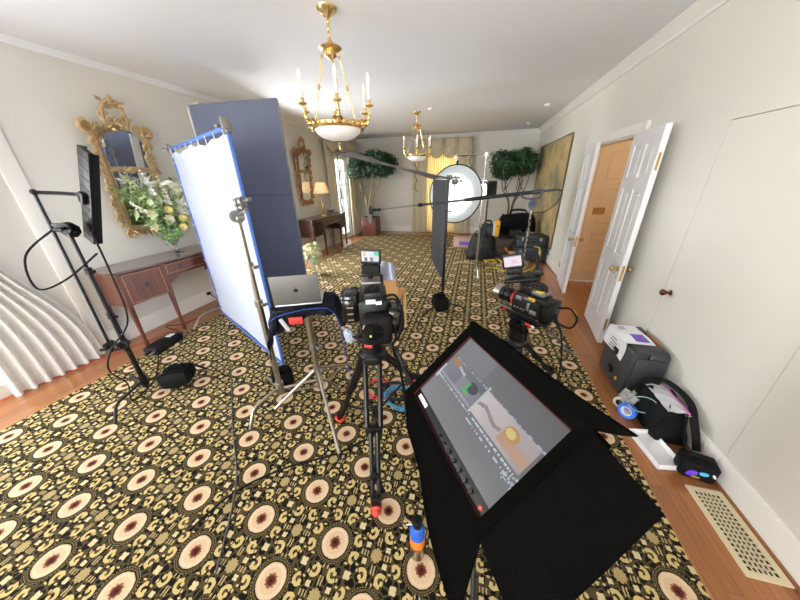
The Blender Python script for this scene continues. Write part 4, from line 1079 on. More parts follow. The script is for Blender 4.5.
for i in range(n):
    a = 2*PI*i/n; r = .0155*(1+.06*math.cos(2*a)-(.10 if abs(a-PI/2) < .3 else 0)-(.05 if abs(a-3*PI/2) < .3 else 0))
    p = V((r*math.cos(a)*.95, 0, r*math.sin(a)))
    dd = (p-V((-.017, 0, .002))).length
    if dd < .0075: p = V((-.017, 0, .002)) + (p-V((-.017, 0, .002))).normalized()*.0075
    pts.append(lc + LT @ (p+V((0, -.0034, -.002))))
m.prism(pts, LT @ V((0, -.0006, 0)))
m.prism([lc + LT @ V((x, -.0034, z)) for x, z in ((0, .015), (.002, .021), (.007, .024), (.006, .018))], LT @ V((0, -.0006, 0)))
part('lid_emblem', m, BLACK, lid, 'dark fruit shaped emblem')
part('screen', MB().box(lc + LT @ V((0, .0034, .002)), (.295, .001, .19), LT), LCD, lid)
# small things on the cloth
single('remote_control', MB().box(tc_+lu*-.115+lv_*-.215+V((0, 0, -.085)), (.026, .012, .10), LR @ Matrix.Rotation(math.radians(-24), 3, 'Y'), bevel=.004), pm('grey_remote', (182, 184, 188), .5), 'slim grey remote hanging over the front of the navy cloth', 'remote', loc=tc_+lu*-.115+lv_*-.215+V((0, 0, -.085)))
def cable(pts, r, mat, label, name='cable', sub=8, cat='cable', group=None):
    return single(name, MB().tube([V(p) for p in pts], r, 6, sub=sub), mat, label, cat, group, loc=pts[0])
cl = lambda a, b, z: tc_ + lu*a + lv_*b + V((0, 0, z))
cable([cl(-.22, -.18, -.07), cl(-.15, -.175, -.035), cl(-.02, -.17, -.012), cl(.10, -.168, -.008), cl(.18, -.165, -.03), cl(.225, -.15, -.14), cl(.24, -.10, -.45), cl(.26, .0, -.86)], .0032, pm('navy_blue_cable', (34, 66, 150), .5), 'thin blue cable looped across the navy cloth front and dropping to the rug')
single('red_pouch', MB().box(cl(-.045, -.195, -.07), (.09, .02, .05), LR, bevel=.008), RED, 'small red strap showing under the blue cable on the navy cloth', 'strap', loc=cl(-.045, -.195, -.07))

# ================================================================ cine camera on the centre tripod
def tripod(name, label, apex, feet, mat, foot_mat, head_z, dual=True):
    t = thing(name, label, 'tripod', (apex[0], apex[1], 0)); A = V(apex)
    m = MB(); m.lathe([(.05, -.06), (.075, -.03), (.08, .0), (.062, .02), (.05, .03)], A, n=24); part('bowl', m, mat, t)
    for fx_, fy_ in feet:
        f = V((fx_, fy_, .035)); d = V((fx_-A.x, fy_-A.y, 0)).normalized(); s = V((-d.y, d.x, 0)); h = A + d*.055 + V((0, 0, -.02))
        k = h.lerp(f, .50); k2 = h.lerp(f, .82)
        m = MB()
        for q in (-1, 1): m.tube([h+s*.042*q, k+s*.038*q], .0145, 8); m.tube([k+s*.020*q, f+s*.016*q], .013, 8)
        m.box(h, (.095, .05, .05), basis(s, d, V((0, 0, 1))), bevel=.008); m.box(k, (.095, .035, .045), basis(s, d, V((0, 0, 1))), bevel=.006); m.box(k2, (.055, .03, .05), basis(s, d, V((0, 0, 1))), bevel=.006)
        m.box(f+V((0, 0, .03)), (.05, .035, .06), basis(s, d, V((0, 0, 1))), bevel=.006)
        lg = part('leg', m, mat, t)
        m = MB(); m.sphere(f+V((0, 0, -.008)), (.032, .032, .027), 12); m.sphere(f+d*.03+V((0, 0, -.015)), (.024, .024, .018), 10); part('foot', m, foot_mat, lg)
        m = MB(); m.tube([k2+V((0, 0, .02)), V((A.x, A.y, .22))], .008, 6); part('spreader_arm', m, mat, t)
    part('spreader_hub', MB().cyl((A.x, A.y, .20), (A.x, A.y, .25), .035, n=16), mat, t)
    return t
TX, TY = -.53, 1.29
t = tripod('camera_tripod', 'black twin-tube tripod with red feet under the centre camera', (TX, TY, .70), [(-.39, .84), (-.84, 1.34), (-.38, 1.88)], BLACKM, pm('red_foot', (206, 62, 44), .5), .8)
m = MB(); m.cyl((TX, TY, .72), (TX, TY, .80), .062, n=24); m.box((TX, TY, .825), (.10, .14, .06), bevel=.012); m.cyl((TX-.075, TY, .81), (TX+.075, TY, .81), .045, n=20); part('fluid_head', m, BLACK, t)
m = MB(); m.box((TX, TY-.03, .862), (.075, .20, .016), bevel=.003); part('quick_plate', m, BLACKM, t)
m = MB(); m.tube([(TX-.06, TY-.02, .82), (TX-.10, TY-.05, .82)], .008, 8); m.tube([(TX+.07, TY, .81), (TX+.16, TY-.02, .74), (TX+.27, TY-.08, .55)], .010, 8); m.tube([(TX+.20, TY-.045, .67), (TX+.27, TY-.08, .55)], .015, 8); part('pan_handle', m, BLACKM, t)
part('brake_lever', MB().box((TX+.015, TY-.085, .80), (.05, .02, .022), bevel=.005), RED, t, 'red lever on the tripod head')
part('locking_knob', MB().cyl((TX+.08, TY-.02, .83), (TX+.115, TY-.02, .83), .024, n=14), BLACK, t)
m = MB(); R = random.Random(31)
m.sphere((TX-.115, TY-.055, .83), (.026, .024, .045), 14)
for v in m.bm.verts: v.co += V((R.uniform(-.010, .010), R.uniform(-.01, .01), R.uniform(-.012, .012)))
single('plastic_bag', m, pm('white_plastic', (170, 180, 196), .3, noise=.1, scale=30), 'crumpled white plastic bag on the side handle of the centre tripod', 'plastic bag', loc=(TX-.115, TY-.055, .83), angle=10)
t = thing('cinema_camera', 'black cinema camera seen from behind, on the centre tripod with red feet', 'camera', (TX+.03, TY, .87))
CX, CY = -.505, 1.27
part('body', MB().box((CX, CY+.04, .985), (.155, .26, .20), bevel=.018).box((CX+.06, CY+.02, .95), (.09, .18, .13), bevel=.02), BLACK, t)
m = MB(); m.lathe([(.0, 0), (.052, .0), (.062, .012), (.066, .04), (.066, .10)], (CX-.005, CY-.17, .955), basis(V((1, 0, 0)), V((0, 0, 1)), V((0, 1, 0))), 28); part('rear_housing', m, BLACKSHINY, t)
m = MB(); m.box((CX+.015, CY-.125, .945), (.155, .09, .165), bevel=.03, seg=3); part('battery', m, RUBBER, t)
m = MB(); m.box((CX+.115, CY-.05, .965), (.09, .15, .15), bevel=.035, seg=3); m.cyl((CX+.08, CY-.09, 1.02), (CX+.13, CY-.09, 1.02), .022, n=14); part('hand_grip', m, BLACKSHINY, t)
for q in (.985, 1.03): part('connector', MB().cyl((CX+.085, CY-.12, q), (CX+.105, CY-.15, q), .010, n=10), STEEL, t)
part('status_light', MB().sphere((CX-.02, CY-.181, .935), .005, 8), emis('green_led', (120, 255, 60), 3), t, 'small green status light')
m = MB(); m.box((CX-.12, CY+.0, 1.035), (.085, .15, .16), bevel=.014); m.box((CX-.125, CY-.07, 1.03), (.065, .03, .13), bevel=.01); part('side_module', m, BLACKSHINY, t)
m = MB(); 
for z in (.985, 1.02, 1.055): m.box((CX-.117, CY-.088, z), (.032, .004, .008))
m.cyl((CX-.09, CY-.06, .98), (CX-.09, CY-.06, 1.07), .008, n=8); part('module_trim', m, STEEL, t)
m = MB(); m.tube([(CX, CY+.15, 1.08), (CX, CY+.14, 1.14), (CX, CY+.05, 1.15), (CX, CY-.06, 1.145)], .016, 8, sub=4); m.box((CX+.0, CY-.02, 1.105), (.09, .14, .05), bevel=.01); part('top_handle', m, BLACK, t)
part('top_plate', MB().box((CX-.005, CY+.0, 1.165), (.10, .09, .012), bevel=.003), GREYM, t)
part('timecode_box', MB().box((CX-.01, CY-.10, 1.087), (.05, .02, .02), bevel=.003).box((CX+.03, CY-.09, 1.075), (.03, .02, .018), bevel=.003), PAPER, t, 'small white box on the camera back')
m = MB(); m.lathe([(.05, 0), (.055, .02), (.055, .09), (.065, .10), (.065, .16), (.058, .16), (.05, .12), (0, .11)], (CX, CY+.17, 1.0), basis(V((1, 0, 0)), V((0, 0, -1)), V((0, 1, 0))), 28); part('lens', m, BLACK, t)
m = MB()
for s in (-.03, .03): m.cyl((CX+s, CY-.05, .885), (CX+s, CY+.38, .885), .0075, n=10)
part('rods', m, STEEL, t)
m = MB(); m.box((CX, CY+.40, 1.0), (.15, .05, .12), bevel=.008); part('matte_box', m, BLACK, t); t.rotation_euler = (0, 0, .36)
# screens hold the picture they show as mesh colours
def screen_mesh(name, c, X, Y, w, h, nx, ny, fn, mat, parent, label=None):
    me = bpy.data.meshes.new(name); bm = bmesh.new(); lay = bm.loops.layers.float_color.new('Col')
    vs = [[bm.verts.new(c + X*(w*(i/nx-.5)) + Y*(h*(j/ny-.5))) for j in range(ny+1)] for i in range(nx+1)]
    for i in range(nx):
        for j in range(ny):
            f = bm.faces.new((vs[i][j], vs[i+1][j], vs[i+1][j+1], vs[i][j+1])); col = lin(*fn((i+.5)/nx, (j+.5)/ny))
            for l in f.loops: l[lay] = col
    bm.transform(MW[parent.name].inverted()); bm.to_mesh(me); bm.free(); me.materials.append(mat)
    o = bpy.data.objects.new(name, me); COL.objects.link(o); o.parent = parent; MW[o.name] = MW[parent.name].copy()
    if label: o['label'] = label
    return o
SCR = vcol('small_screen', .75)
def smallpic(u, v):
    if v > .92 or v < .06: return (90, 96, 110)
    if u < .42:
        if v < .45 and .18 < u < .36: return (70, 60, 62)
        if v > .5 and .05 < u < .3: return (236, 180, 140)
        return (225, 226, 238)
    if u < .46: return (250, 250, 255)
    if v > .55 and u > .70: return (80, 200, 160)
    if v < .4 and .5 < u < .68: return (110, 90, 84)
    return (214, 216, 228)
mt_ = thing('monitor', 'small on-camera monitor showing a bright picture, on top of the centre camera', 'monitor', (CX-.0, CY+.03, 1.19))
mX, mY, mN = V((1, .05, 0)).normalized(), V((0, .10, 1)).normalized(), None; mc = V((CX+.0, CY+.03, 1.283)); mN = mX.cross(mY)
mR = basis(mX, -mN, mY)
part('housing', MB().box(mc, (.106, .020, .076), mR, bevel=.005), BLACK, mt_)
screen_mesh('screen', mc + mN*.0105 + mY*.003, mX, mY, .092, .058, 18, 12, smallpic, SCR, mt_).location = (0, 0, 0)
part('mount', MB().cyl(mc-mY*.035, V((CX-.005, CY+.02, 1.166)), .014, n=10).box(mc-mY*.066, (.095, .035, .050), mR, bevel=.006), RUBBER, mt_)
for off in (0, .022):
    cable([(CX+.08, CY-.03, 1.09-off), (CX+.15, CY-.05, 1.11-off), (CX+.185-off, CY-.06, 1.02), (CX+.165-off*.6, CY-.07, .88), (CX+.12, CY-.03, .80-off), (CX+.14, CY+.05, .55), (CX+.12+off, CY+.25, .02)], .007, RUBBER, 'black cable looping from the %s of the centre camera' % ('top right' if off == 0 else 'right side'))
# chair beyond the camera
t = thing('chair', 'chair with a curved silver-grey back and tan wood, just beyond the centre camera', 'chair', (-.875, 2.70, 0))
ch = V((-.875, 2.70, 0))
m = MB()
def cb(u, v):
    a = (u-.5)*1.5; e = abs(u-.5)*2
    return ch + V((.195*math.sin(a), -.16-.06*math.cos(a)+.06 + .03*v, .69+.19*v*(1-.28*e**3)))
m.grid(cb, 18, 8, thick=.012); part('backrest', m, pm('chair_grey', (128, 132, 146), .25, metal=.5), t)
part('seat', MB().box(ch+V((0, .06, .45)), (.32, .36, .03), bevel=.012), pm('seat_tan', (206, 158, 100), .5), t)
part('back_panel', MB().box(ch+V((0, -.115, .60)), (.27, .015, .19), bevel=.005), bpy.data.materials['seat_tan'], t)
TAN = wood('chair_wood', (196, 146, 90), (222, 178, 122), 4, 'Z', .4, .2)
for sx, sy in ((-1, -1), (1, -1), (-1, 1), (1, 1)):
    zt_ = .60 if sy < 0 else .44
    part('leg', MB().box(ch+V((sx*.14, .06+sy*.16, zt_/2)), (.03, .03, zt_), bevel=.005), TAN, t)

# ================================================================ coiled cables on the rug behind the tripod
R = random.Random(14)
for mat, lab, c, r, n in ((pm('teal_cable', (72, 136, 168), .5), 'teal cable coiled on the rug behind the centre tripod', (-.45, 1.66), .12, 7), (pm('dark_cable', (40, 42, 50), .6), 'black cable coiled on the rug inside the teal coil', (-.53, 1.72), .10, 4), (pm('red_cable', (196, 52, 60), .5), 'thin red cable lying tangled on the rug behind the left tripod leg', (-.66, 1.72), .11, 2)):
    pts = []
    for i in range(n*8):
        a = 2*PI*i/8; q = r*(1+R.uniform(-.14, .14)); pts.append((c[0]+q*math.cos(a)*1.15, c[1]+q*math.sin(a), .008+.004*(i/8)+R.uniform(0, .004)))
    cable(pts, .0055, mat, lab, sub=4)
cable([(-2.66, 1.20, 1.40), (-2.75, 1.05, 1.25), (-2.70, 1.00, 1.05), (-2.60, 1.10, 1.08), (-2.52, 1.28, 1.22)], .006, RUBBER, 'black cable looping beside the clamp of the black stand')
cable([(-2.52, 1.30, 1.42), (-2.44, 1.26, 1.10), (-2.46, 1.24, .72), (-2.56, 1.12, .52), (-2.72, 1.12, .30), (-2.72, 1.18, .12), (-2.62, 1.12, .02), (-2.72, 1.35, .01), (-2.95, 1.56, .01), (-3.10, 1.68, .04)], .006, RUBBER, 'black power cable hanging from the slim light to the brick on the floor')
cable([(-3.24, 2.03, .04), (-3.34, 2.12, .0), (-3.45, 2.05, .10), (-3.52, 2.3, .0), (-3.50, 2.75, .0), (-3.62, 2.95, .02), (-3.72, 2.93, .12)], .005, RUBBER, 'black power cable running from the brick to the wall outlet')
cable([(-3.79, .6, .0), (-3.70, 1.2, .0), (-3.52, 1.9, .0), (-3.50, 2.6, .0)], .004, RED, 'thin red cable along the oak floor under the red sideboard')
cable([(-2.95, 2.45, .004), (-2.55, 2.0, .004), (-2.1, 1.6, .004), (-1.62, 1.12, .004), (-1.30, .82, .004), (-1.15, .62, .004), (-1.02, .40, .004)], .005, pm('grey_cable', (70, 72, 78), .6), 'grey cable running across the rug from the diffusion frame toward the viewer')
cable([(-1.30, .50, .004), (-1.22, .72, .004), (-1.02, .92, .004), (-.76, 1.08, .004), (-.62, 1.22, .004)], .006, RUBBER, 'black cable crossing the rug toward the front tripod leg')

# ================================================================ hooded monitor, lower right
mon_c = V((.067, .806, .884)); ux = V((.536, -.844, .013)).normalized(); uy = V((.616, .405, .676)); uy = (uy-ux*uy.dot(ux)).normalized(); un = ux.cross(uy)
MP = lambda a, b, c=0: mon_c + ux*a + uy*b + un*c
MR = basis(ux, uy, un)
t = thing('field_monitor', 'large tilted monitor showing camera pictures, wrapped in a black hood, lower right', 'monitor', (.12, .86, 0))
part('housing', MB().box(MP(0, -.008, -.045), (.59, .385, .06), MR, bevel=.008), BLACK, t)
m = MB()
for a, b, w, h in ((0, .1715, .585, .021), (-.279, -.008, .027, .38), (.279, -.008, .027, .38), (0, -.1835, .585, .045)): m.box(MP(a, b, -.008), (w, h, .016), MR, bevel=.003)
part('bezel', m, pm('bezel_black', (26, 27, 28), .35), t)
part('label_plate', MB().box(MP(-.205, -.178, .0008), (.075, .017, .002), MR), PAPER, t, 'white label plate on the lower bezel')
m = MB()
for k in range(5): m.box(MP(-.232+.013*k, -.178, .0022), (.006, .008, .0006), MR)
part('label_print', m, GREYPRINT, t)
for k in range(7): part('button', MB().cyl(MP(-.02+.036*k, -.183, 0), MP(-.02+.036*k, -.183, .010), .008 if k > 1 else .005, n=12), BLACKSHINY, t)
part('power_light', MB().sphere(MP(.245, -.183, .002), .005, 8), emis('red_led', (255, 50, 40), 4), t, 'red power light')
def monpic(u, v):
    h = lambda a, b: (math.sin(a*127.1+b*311.7)*43758.5453) % 1
    g = 168 - 40*u - 26*v
    grey = (g*.98, g*.98, g)
    # data text rows
    if abs(v-.355) < .010 and h(int(u*110), 1) > .45: return (225, 235, 245)
    if abs(v-.70) < .008 and .05 < u and h(int(u*120), 2) > .5: return (170, 210, 190) if u < .35 else (190, 205, 225)
    if abs(v-.155) < .0: return grey
    # left picture
    if .02 < u < .46 and .385 < v < .685:
        a, b = (u-.02)/.44, (v-.385)/.30
        if abs(a-.70) < .02 and .30 < b < .72: return (40, 230, 90)
        if abs(b-.32) < .035 and .62 < a < .80: return (60, 235, 100)
        if (a-.80)**2/.016+(b-.62)**2/.05 < 1: return (70, 74, 84)
        if b < .12: return (170, 176, 190) if h(int(u*140), 3) > .5 else (190, 196, 206)
        if a < .28 and b > .70: return (196, 150, 120)
        if abs(b-.78+.9*(a-.3)*0-.06*math.sin(a*9)) < .05 and a < .5: return (222, 226, 230)
        if a > .45 and b < .72: return (178-30*a, 178-30*a, 190-30*a)
        return (156-40*a, 158-40*a, 168-40*a)
    if .465 < u < .49 and .37 < v < .74: return (214, 228, 222)
    # right picture
    if .49 <= u < .975 and .385 < v < .70:
        a, b = (u-.49)/.485, (v-.385)/.315
        k = .5+.5*math.sin(a*11+b*4)
        if (a-.64)**2/.014+(b-.62)**2/.05 < 1: return (250, 226, 130) if (a-.62)**2/.006+(b-.62)**2/.02 < 1 else (216, 160, 90)
        if a > .52 and b < .5 and b > .15: return (214, 170, 140)
        if abs(b-.45-.08*math.sin(a*12)) < .07 and a < .5: return (164, 152, 156)
        return (232-46*a+6*k, 222-50*a+6*k, 226-52*a)
    if v < .35 and .5 < u and abs(v-.30) < .010 and h(int(u*90), 5) > .62: return (210, 220, 235)
    if v < .36 and u > .90 and .24 < v and h(int(u*150), int(v*60)) > .8: return (200, 215, 235)
    if u < .03 and .30 < v < .52: return (246, 248, 250)
    if v > .72 and u < .38: return (154-30*u, 154-30*u, 160-30*u)
    return grey
screen_mesh('screen', MP(0, 0, -.0005), ux, uy, .531, .322, 150, 90, monpic, vcol('monitor_screen', .5), t, 'lit screen with two camera pictures side by side')
# hood
h = thing('monitor_hood', 'black velvet hood with open flaps around the large tilted monitor', 'hood', MP(0, -.2, -.1))
m = MB()
for (a0, b0_), (a1, b1_), (i0, j0), (i1, j1) in (((-.305, .205), (.305, .205), (-.268, .166), (.268, .166)), ((.305, .205), (.305, -.225), (.268, .166), (.268, -.200)), ((.305, -.225), (-.305, -.225), (.268, -.200), (-.268, -.200)), ((-.305, -.225), (-.305, .205), (-.268, -.200), (-.268, .166))):
    m.prism([MP(a0, b0_, .012), MP(a1, b1_, .012), MP(i1, j1, .004), MP(i0, j0, .004)], un*.010)
part('hood_rim', m, VELVET, h)
m = MB()
for c, s in (((0, .203, -.05), (.62, .012, .13)), ((0, -.223, -.05), (.62, .012, .13)), ((-.303, -.01, -.05), (.012, .43, .13)), ((.303, -.01, -.05), (.012, .43, .13))): m.box(MP(*c), s, MR, bevel=.004)
part('hood_sides', m, VELVET, h)
m = MB()
for pts in ([(-.268, .164), (.268, .164)], [(.268, .164), (.268, -.2)], [(.268, -.2), (-.268, -.2)], [(-.268, -.2), (-.268, .164)]): m.tube([MP(*pts[0], .006), MP(*pts[1], .006)], .0022, 5)
part('red_piping', m, pm('dark_red_piping', (84, 18, 22), .8), h, 'dark red piping along the hood opening')
def flap(pA, pB, pC, pD, nu=14, nv=10, wav=.006):
    A, B, C_, D = [MP(*p) for p in (pA, pB, pC, pD)]; nn = (B-A).cross(D-A).normalized(); m = MB()
    m.grid(lambda u, v: (A.lerp(B, u)).lerp(D.lerp(C_, u), v) + nn*(wav*math.sin(u*7+v*3)*v), nu, nv, thick=.008); return m
part('top_flap', flap((-.31, .205, .02), (.31, .205, .02), (.395, .245, .09), (-.29, .222, .045)), VELVET, h)
part('side_flap', flap((.305, .200, .015), (.305, -.225, .015), (.49, -.26, -.02), (.485, .165, -.005)), VELVET, h)
m = MB()
FA = [[(-.31, -.205, .01), (0, -.215, .01), (.31, -.225, .01)], [(-.40, -.31, -.13), (-.06, -.39, -.14), (.34, -.46, -.15)], [(-.42, -.44, -.30), (-.06, -.53, -.32), (.36, -.60, -.33)]]
def ff(u, v):
    def row(r): 
        a, b, c = [MP(*q) for q in r]; return a.lerp(b, u*2) if u < .5 else b.lerp(c, u*2-1)
    p = row(FA[0]).lerp(row(FA[1]), v*2) if v < .5 else row(FA[1]).lerp(row(FA[2]), v*2-1)
    return p + un*.015*math.sin(u*9+v*2)*v
m.grid(ff, 24, 16, thick=.008); part('front_flap', m, VELVET, h)
part('left_flap', flap((-.31, -.225, .0), (-.31, .205, .0), (-.33, .17, -.14), (-.40, -.31, -.13), wav=.01), VELVET, h)
bk = MP(0, -.01, -.08)
t = thing('monitor_stand', 'black stand under the hooded monitor, mostly hidden by the flaps', 'stand', (bk.x, bk.y, 0))
part('column', MB().cyl((bk.x, bk.y, .05), (bk.x, bk.y, bk.z), .022, n=16), BLACKM, t)
part('tilt_bracket', MB().box(MP(0, -.01, -.082), (.14, .12, .014), MR, bevel=.003).sphere(bk, .04, 12), BLACKM, t)
for k in range(3):
    a = 2*PI*k/3+.6; part('leg', MB().tube([V((bk.x, bk.y, .30)), V((bk.x+.24*math.cos(a), bk.y+.24*math.sin(a), .012))], .011, 8), BLACKM, t)

# bottle
bx_, by_ = -.135, .70
t = thing('water_bottle', 'blue and orange bottle with a silver carabiner on the rug by the hood', 'bottle', (bx_, by_, 0))
part('body', MB().lathe([(.030, .0), (.034, .005), (.034, .12), (.031, .128)], (bx_, by_, 0), n=24), STEEL, t)
part('orange_band', MB().lathe([(.0345, .10), (.035, .102), (.035, .165), (.034, .168)], (bx_, by_, 0), n=24), ORANGE, t, 'orange band')
part('blue_shoulder', MB().lathe([(.0345, .162), (.035, .165), (.034, .21), (.024, .235), (.02, .238)], (bx_, by_, 0), n=24), BLUE, t, 'blue shoulder')
part('cap', MB().lathe([(.020, .232), (.022, .236), (.022, .275), (.018, .282), (0, .283)], (bx_, by_, 0), n=20), BLACK, t)
m = MB(); cc = V((bx_-.045, by_-.01, .262)); m.tube([cc+V((x, 0, z)) for x, z in ((.026, -.012), (.018, .014), (-.006, .028), (-.020, .012), (-.024, -.022), (-.002, -.028))], .0042, 8, closed=True); part('carabiner', m, CHROME, t)
# ================================================================ black floppy flag with sandbagged stand
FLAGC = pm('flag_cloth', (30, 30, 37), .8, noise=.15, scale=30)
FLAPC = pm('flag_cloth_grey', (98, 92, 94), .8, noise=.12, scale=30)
sx, sy = -.340, 3.43
t, P = grip_stand('grip_stand', sx, sy, 1.62, [(-.57, 2.88), (-.02, 3.36), (-.66, 3.72)], BLACKM, 'black grip stand carrying the folded black flag, a sandbag on its foot', zleg=.12)
m = MB(); grip_head(m, V((sx+.02, sy-.01, 1.645)), (.9, -.3, 0), .026); grip_head(m, V((sx+.085, sy-.03, 1.60)), (.9, -.3, .1), .028); m.tube([(sx-.02, sy, 1.645), (sx+.14, sy-.04, 1.64)], .010, 8); part('grip_arm', m, GREYM, t)
t = thing('flag', 'large black cloth flag with its upper half folded out flat, on the black stand', 'flag', (-.5, 3.9, .4))
Aq, Bq = V((-.318, 3.37, 1.635)), V((-.66, 4.52, 1.635)); dz = V((0, 0, -1.25)); df = V((-1.21, -.345, .28)); dfb = V((-1.17, -.345, .375))
nn = (Bq-Aq).cross(dz).normalized()
part('cloth', MB().grid(lambda u, v: Aq.lerp(Bq, .01+.98*u) + dz*(.01+.98*v) + nn*.006*math.sin(u*6+v*4), 14, 14, thick=.004), FLAGC, t)
m = MB()
for a, b in ((Aq, Bq), (Aq, Aq+dz), (Bq, Bq+dz), (Aq+dz, Bq+dz)): m.tube([a, b], .006, 8)
part('frame', m, BLACKM, t)
n2 = (Bq-Aq).cross(df).normalized()
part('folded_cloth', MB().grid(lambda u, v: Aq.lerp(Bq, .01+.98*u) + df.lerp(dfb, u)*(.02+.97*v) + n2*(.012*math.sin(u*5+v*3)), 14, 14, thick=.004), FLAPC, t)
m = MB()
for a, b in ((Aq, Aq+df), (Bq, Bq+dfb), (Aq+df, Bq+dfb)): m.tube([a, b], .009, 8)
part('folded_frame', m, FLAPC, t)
t = sandbag('black sandbag slumped on the foot of the flag stand', (-.46, 3.34, .115), (-.26, 3.42, .115), .11)

# ================================================================ round diffuser on its chrome stand
rx, ry = .085, 4.98
t, P = grip_stand('grip_stand', rx, ry, 1.96, [(-.34, 5.16), (.13, 4.70), (.42, 5.50)], CHROME, 'tall chrome grip stand with an arm holding the round white diffuser', zleg=.20, rise=(.45, 1))
m = MB(); grip_head(m, P(1.96)+V((0, -.02, .0)), (0, -1, 0), .026); m.tube([P(1.96)+V((.10, -.03, .0)), V((-.37, 4.92, 1.955))], .012, 8); grip_head(m, V((-.37, 4.92, 1.93)), (0, -1, 0), .024); part('grip_arm', m, CHROME, t)
part('base_knob', MB().cyl(P(.14), P(.27), .03, n=14), CHROME, t)
dc = V((-.36, 4.90, 1.385)); dn = V((-.28, -.95, .10)).normalized(); dx = dn.cross(V((0, 0, 1))).normalized(); dy = dx.cross(dn)
t = thing('round_diffuser', 'round white collapsible diffuser with a dark rim, hanging on the chrome stand arm', 'reflector', dc)
m = MB(); rr = .455
m.rings([[dc + (dx*math.cos(2*PI*j/56)+dy*math.sin(2*PI*j/56))*r + dn*o for j in range(56)] for r, o in ((.002, .004), (.2, .004), (.44, .002), (.44, -.002), (.2, -.003), (.002, -.003))])
part('diffusion_cloth', m, translucent('disc_silk', (240, 246, 248), .6), t)
part('rim', MB().tube([dc + (dx*math.cos(2*PI*j/56)+dy*math.sin(2*PI*j/56))*.447 for j in range(56)], .010, 8, closed=True), pm('dark_rim', (40, 34, 44), .6), t)
part('hang_clip', MB().box(dc+dy*.47, (.03, .03, .07), basis(dx, dn, dy), bevel=.005), BLACK, t)
# lamp behind
t = thing('studio_light', 'black studio light on a stand behind the round diffuser, in front of the right tree', 'light', (.18, 5.75, 0))
lx, ly = .20, 5.72
part('stand_pole', MB().cyl((lx, ly, .04), (lx, ly, 1.30), .016, n=12), BLACKM, t)
for k in range(3):
    a = 2*PI*k/3+.3; part('leg', MB().tube([V((lx, ly, .40)), V((lx+.36*math.cos(a), ly+.36*math.sin(a), .012))], .010, 8), BLACKM, t)
ld = V((-.50, -.82, -.06)).normalized(); lr = ld.cross(V((0, 0, 1))).normalized(); lup = lr.cross(ld); LRt = basis(lr, ld, lup); lcx = V((lx, ly, 1.44))
m = MB(); m.box(lcx, (.17, .30, .24), LRt, bevel=.02); m.cyl(lcx+ld*.14, lcx+ld*.20, .11, n=24); part('housing', m, BLACK, t)
m = MB(); m.tube([lcx-lr*.10+lup*.0, lcx-lr*.10-lup*.15, lcx+lr*.10-lup*.15, lcx+lr*.10], .010, 8); part('yoke', m, BLACKM, t)
part('lens', MB().cyl(lcx+ld*.198, lcx+ld*.206, .095, n=28), emis('lamp_lens', (255, 250, 240), 25), t)
for s in (-1, 1): part('barn_door', MB().box(lcx+ld*.25+lr*s*.13, (.006, .12, .20), LRt), BLACK, t)
part('barn_door', MB().box(lcx+ld*.24+lup*.15, (.2, .10, .006), LRt @ Matrix.Rotation(.5, 3, 'X')), BLACK, t)

# ================================================================ boom pole on its stand
qx, qy = .585, 3.40
t, P = grip_stand('light_stand', qx, qy, 1.34, [(.25, 3.25), (.85, 3.15), (.66, 3.78)], STEEL, 'thin chrome stand holding up the boom pole, behind the second camera', zleg=.16)
m = MB(); grip_head(m, V((qx, qy, 1.36)), (.1, -1, 0), .042); m.tube([(qx, qy, 1.38), (qx-.02, qy, 1.425)], .012, 8)
m.tube([V((qx-.14, qy, 1.475)), V((qx-.10, qy, 1.43)), V((qx-.02, qy, 1.415)), V((qx+.06, qy, 1.43)), V((qx+.085, qy, 1.50))], .010, 8, sub=5); part('pole_holder', m, pm('blue_grey_metal', (86, 96, 116), .35, metal=.7), t)
m = MB()
for k in range(7): 
    z = .45+.12*k; m.tube([V((qx+.02, qy-.02, z)), V((qx-.022, qy-.02, z+.05)), V((qx+.02, qy-.025, z+.10))], .006, 6)
part('wrapped_lead', m, BLACK, t)
e0, e1 = V((.79, 3.40, 1.505)), V((-1.36, 3.62, 1.262)); bl = lambda k: e0.lerp(e1, k)
t = thing('boom_pole', 'long black boom pole reaching across the room from the thin chrome stand', 'boom pole', bl(.1))
part('grip_section', MB().cyl(bl(.06), bl(.42), .020, n=14), BLACK, t); part('middle_section', MB().cyl(bl(.40), bl(.68), .0135, n=14), pm('boom_grey', (74, 74, 78), .4, metal=.4), t); part('tip_section', MB().cyl(bl(.66), bl(.95), .0105, n=14), pm('boom_silver', (150, 148, 150), .35, metal=.7), t)
for k in (.42, .68): part('locking_collar', MB().cyl(bl(k-.012), bl(k+.012), .021, n=14), BLACKM, t)
part('end_cap', MB().cyl(bl(.0), bl(.07), .012, n=12).cyl(bl(.05), bl(.10), .021, n=12), pm('boom_cap', (52, 56, 66), .5), t)
t = thing('microphone', 'short grey shotgun microphone hanging at the left end of the boom pole', 'microphone', bl(1)+V((-.06, 0, -.1)))
m = MB(); m.tube([bl(.93), bl(1.0)], .014, 10); m.sphere(bl(.945), .022, 8); m.box(bl(1.0), (.05, .05, .09), bevel=.008); m.box(bl(.97)+V((0, 0, .01)), (.06, .04, .02), bevel=.004); part('shock_mount', m, BLACKM, t)
m = MB(); q = bl(1.0)+V((-.012, 0, 0)); m.cyl(q+V((0, 0, .07)), q+V((.004, 0, -.05)), .014, n=12); part('body', m, BLACK, t)
part('windscreen', MB().lathe([(.012, -.04), (.021, -.06), (.024, -.10), (.022, -.15), (.012, -.172), (0, -.176)], q, n=16), pm('foam_grey', (132, 138, 150), .9), t, 'pale grey foam windscreen')
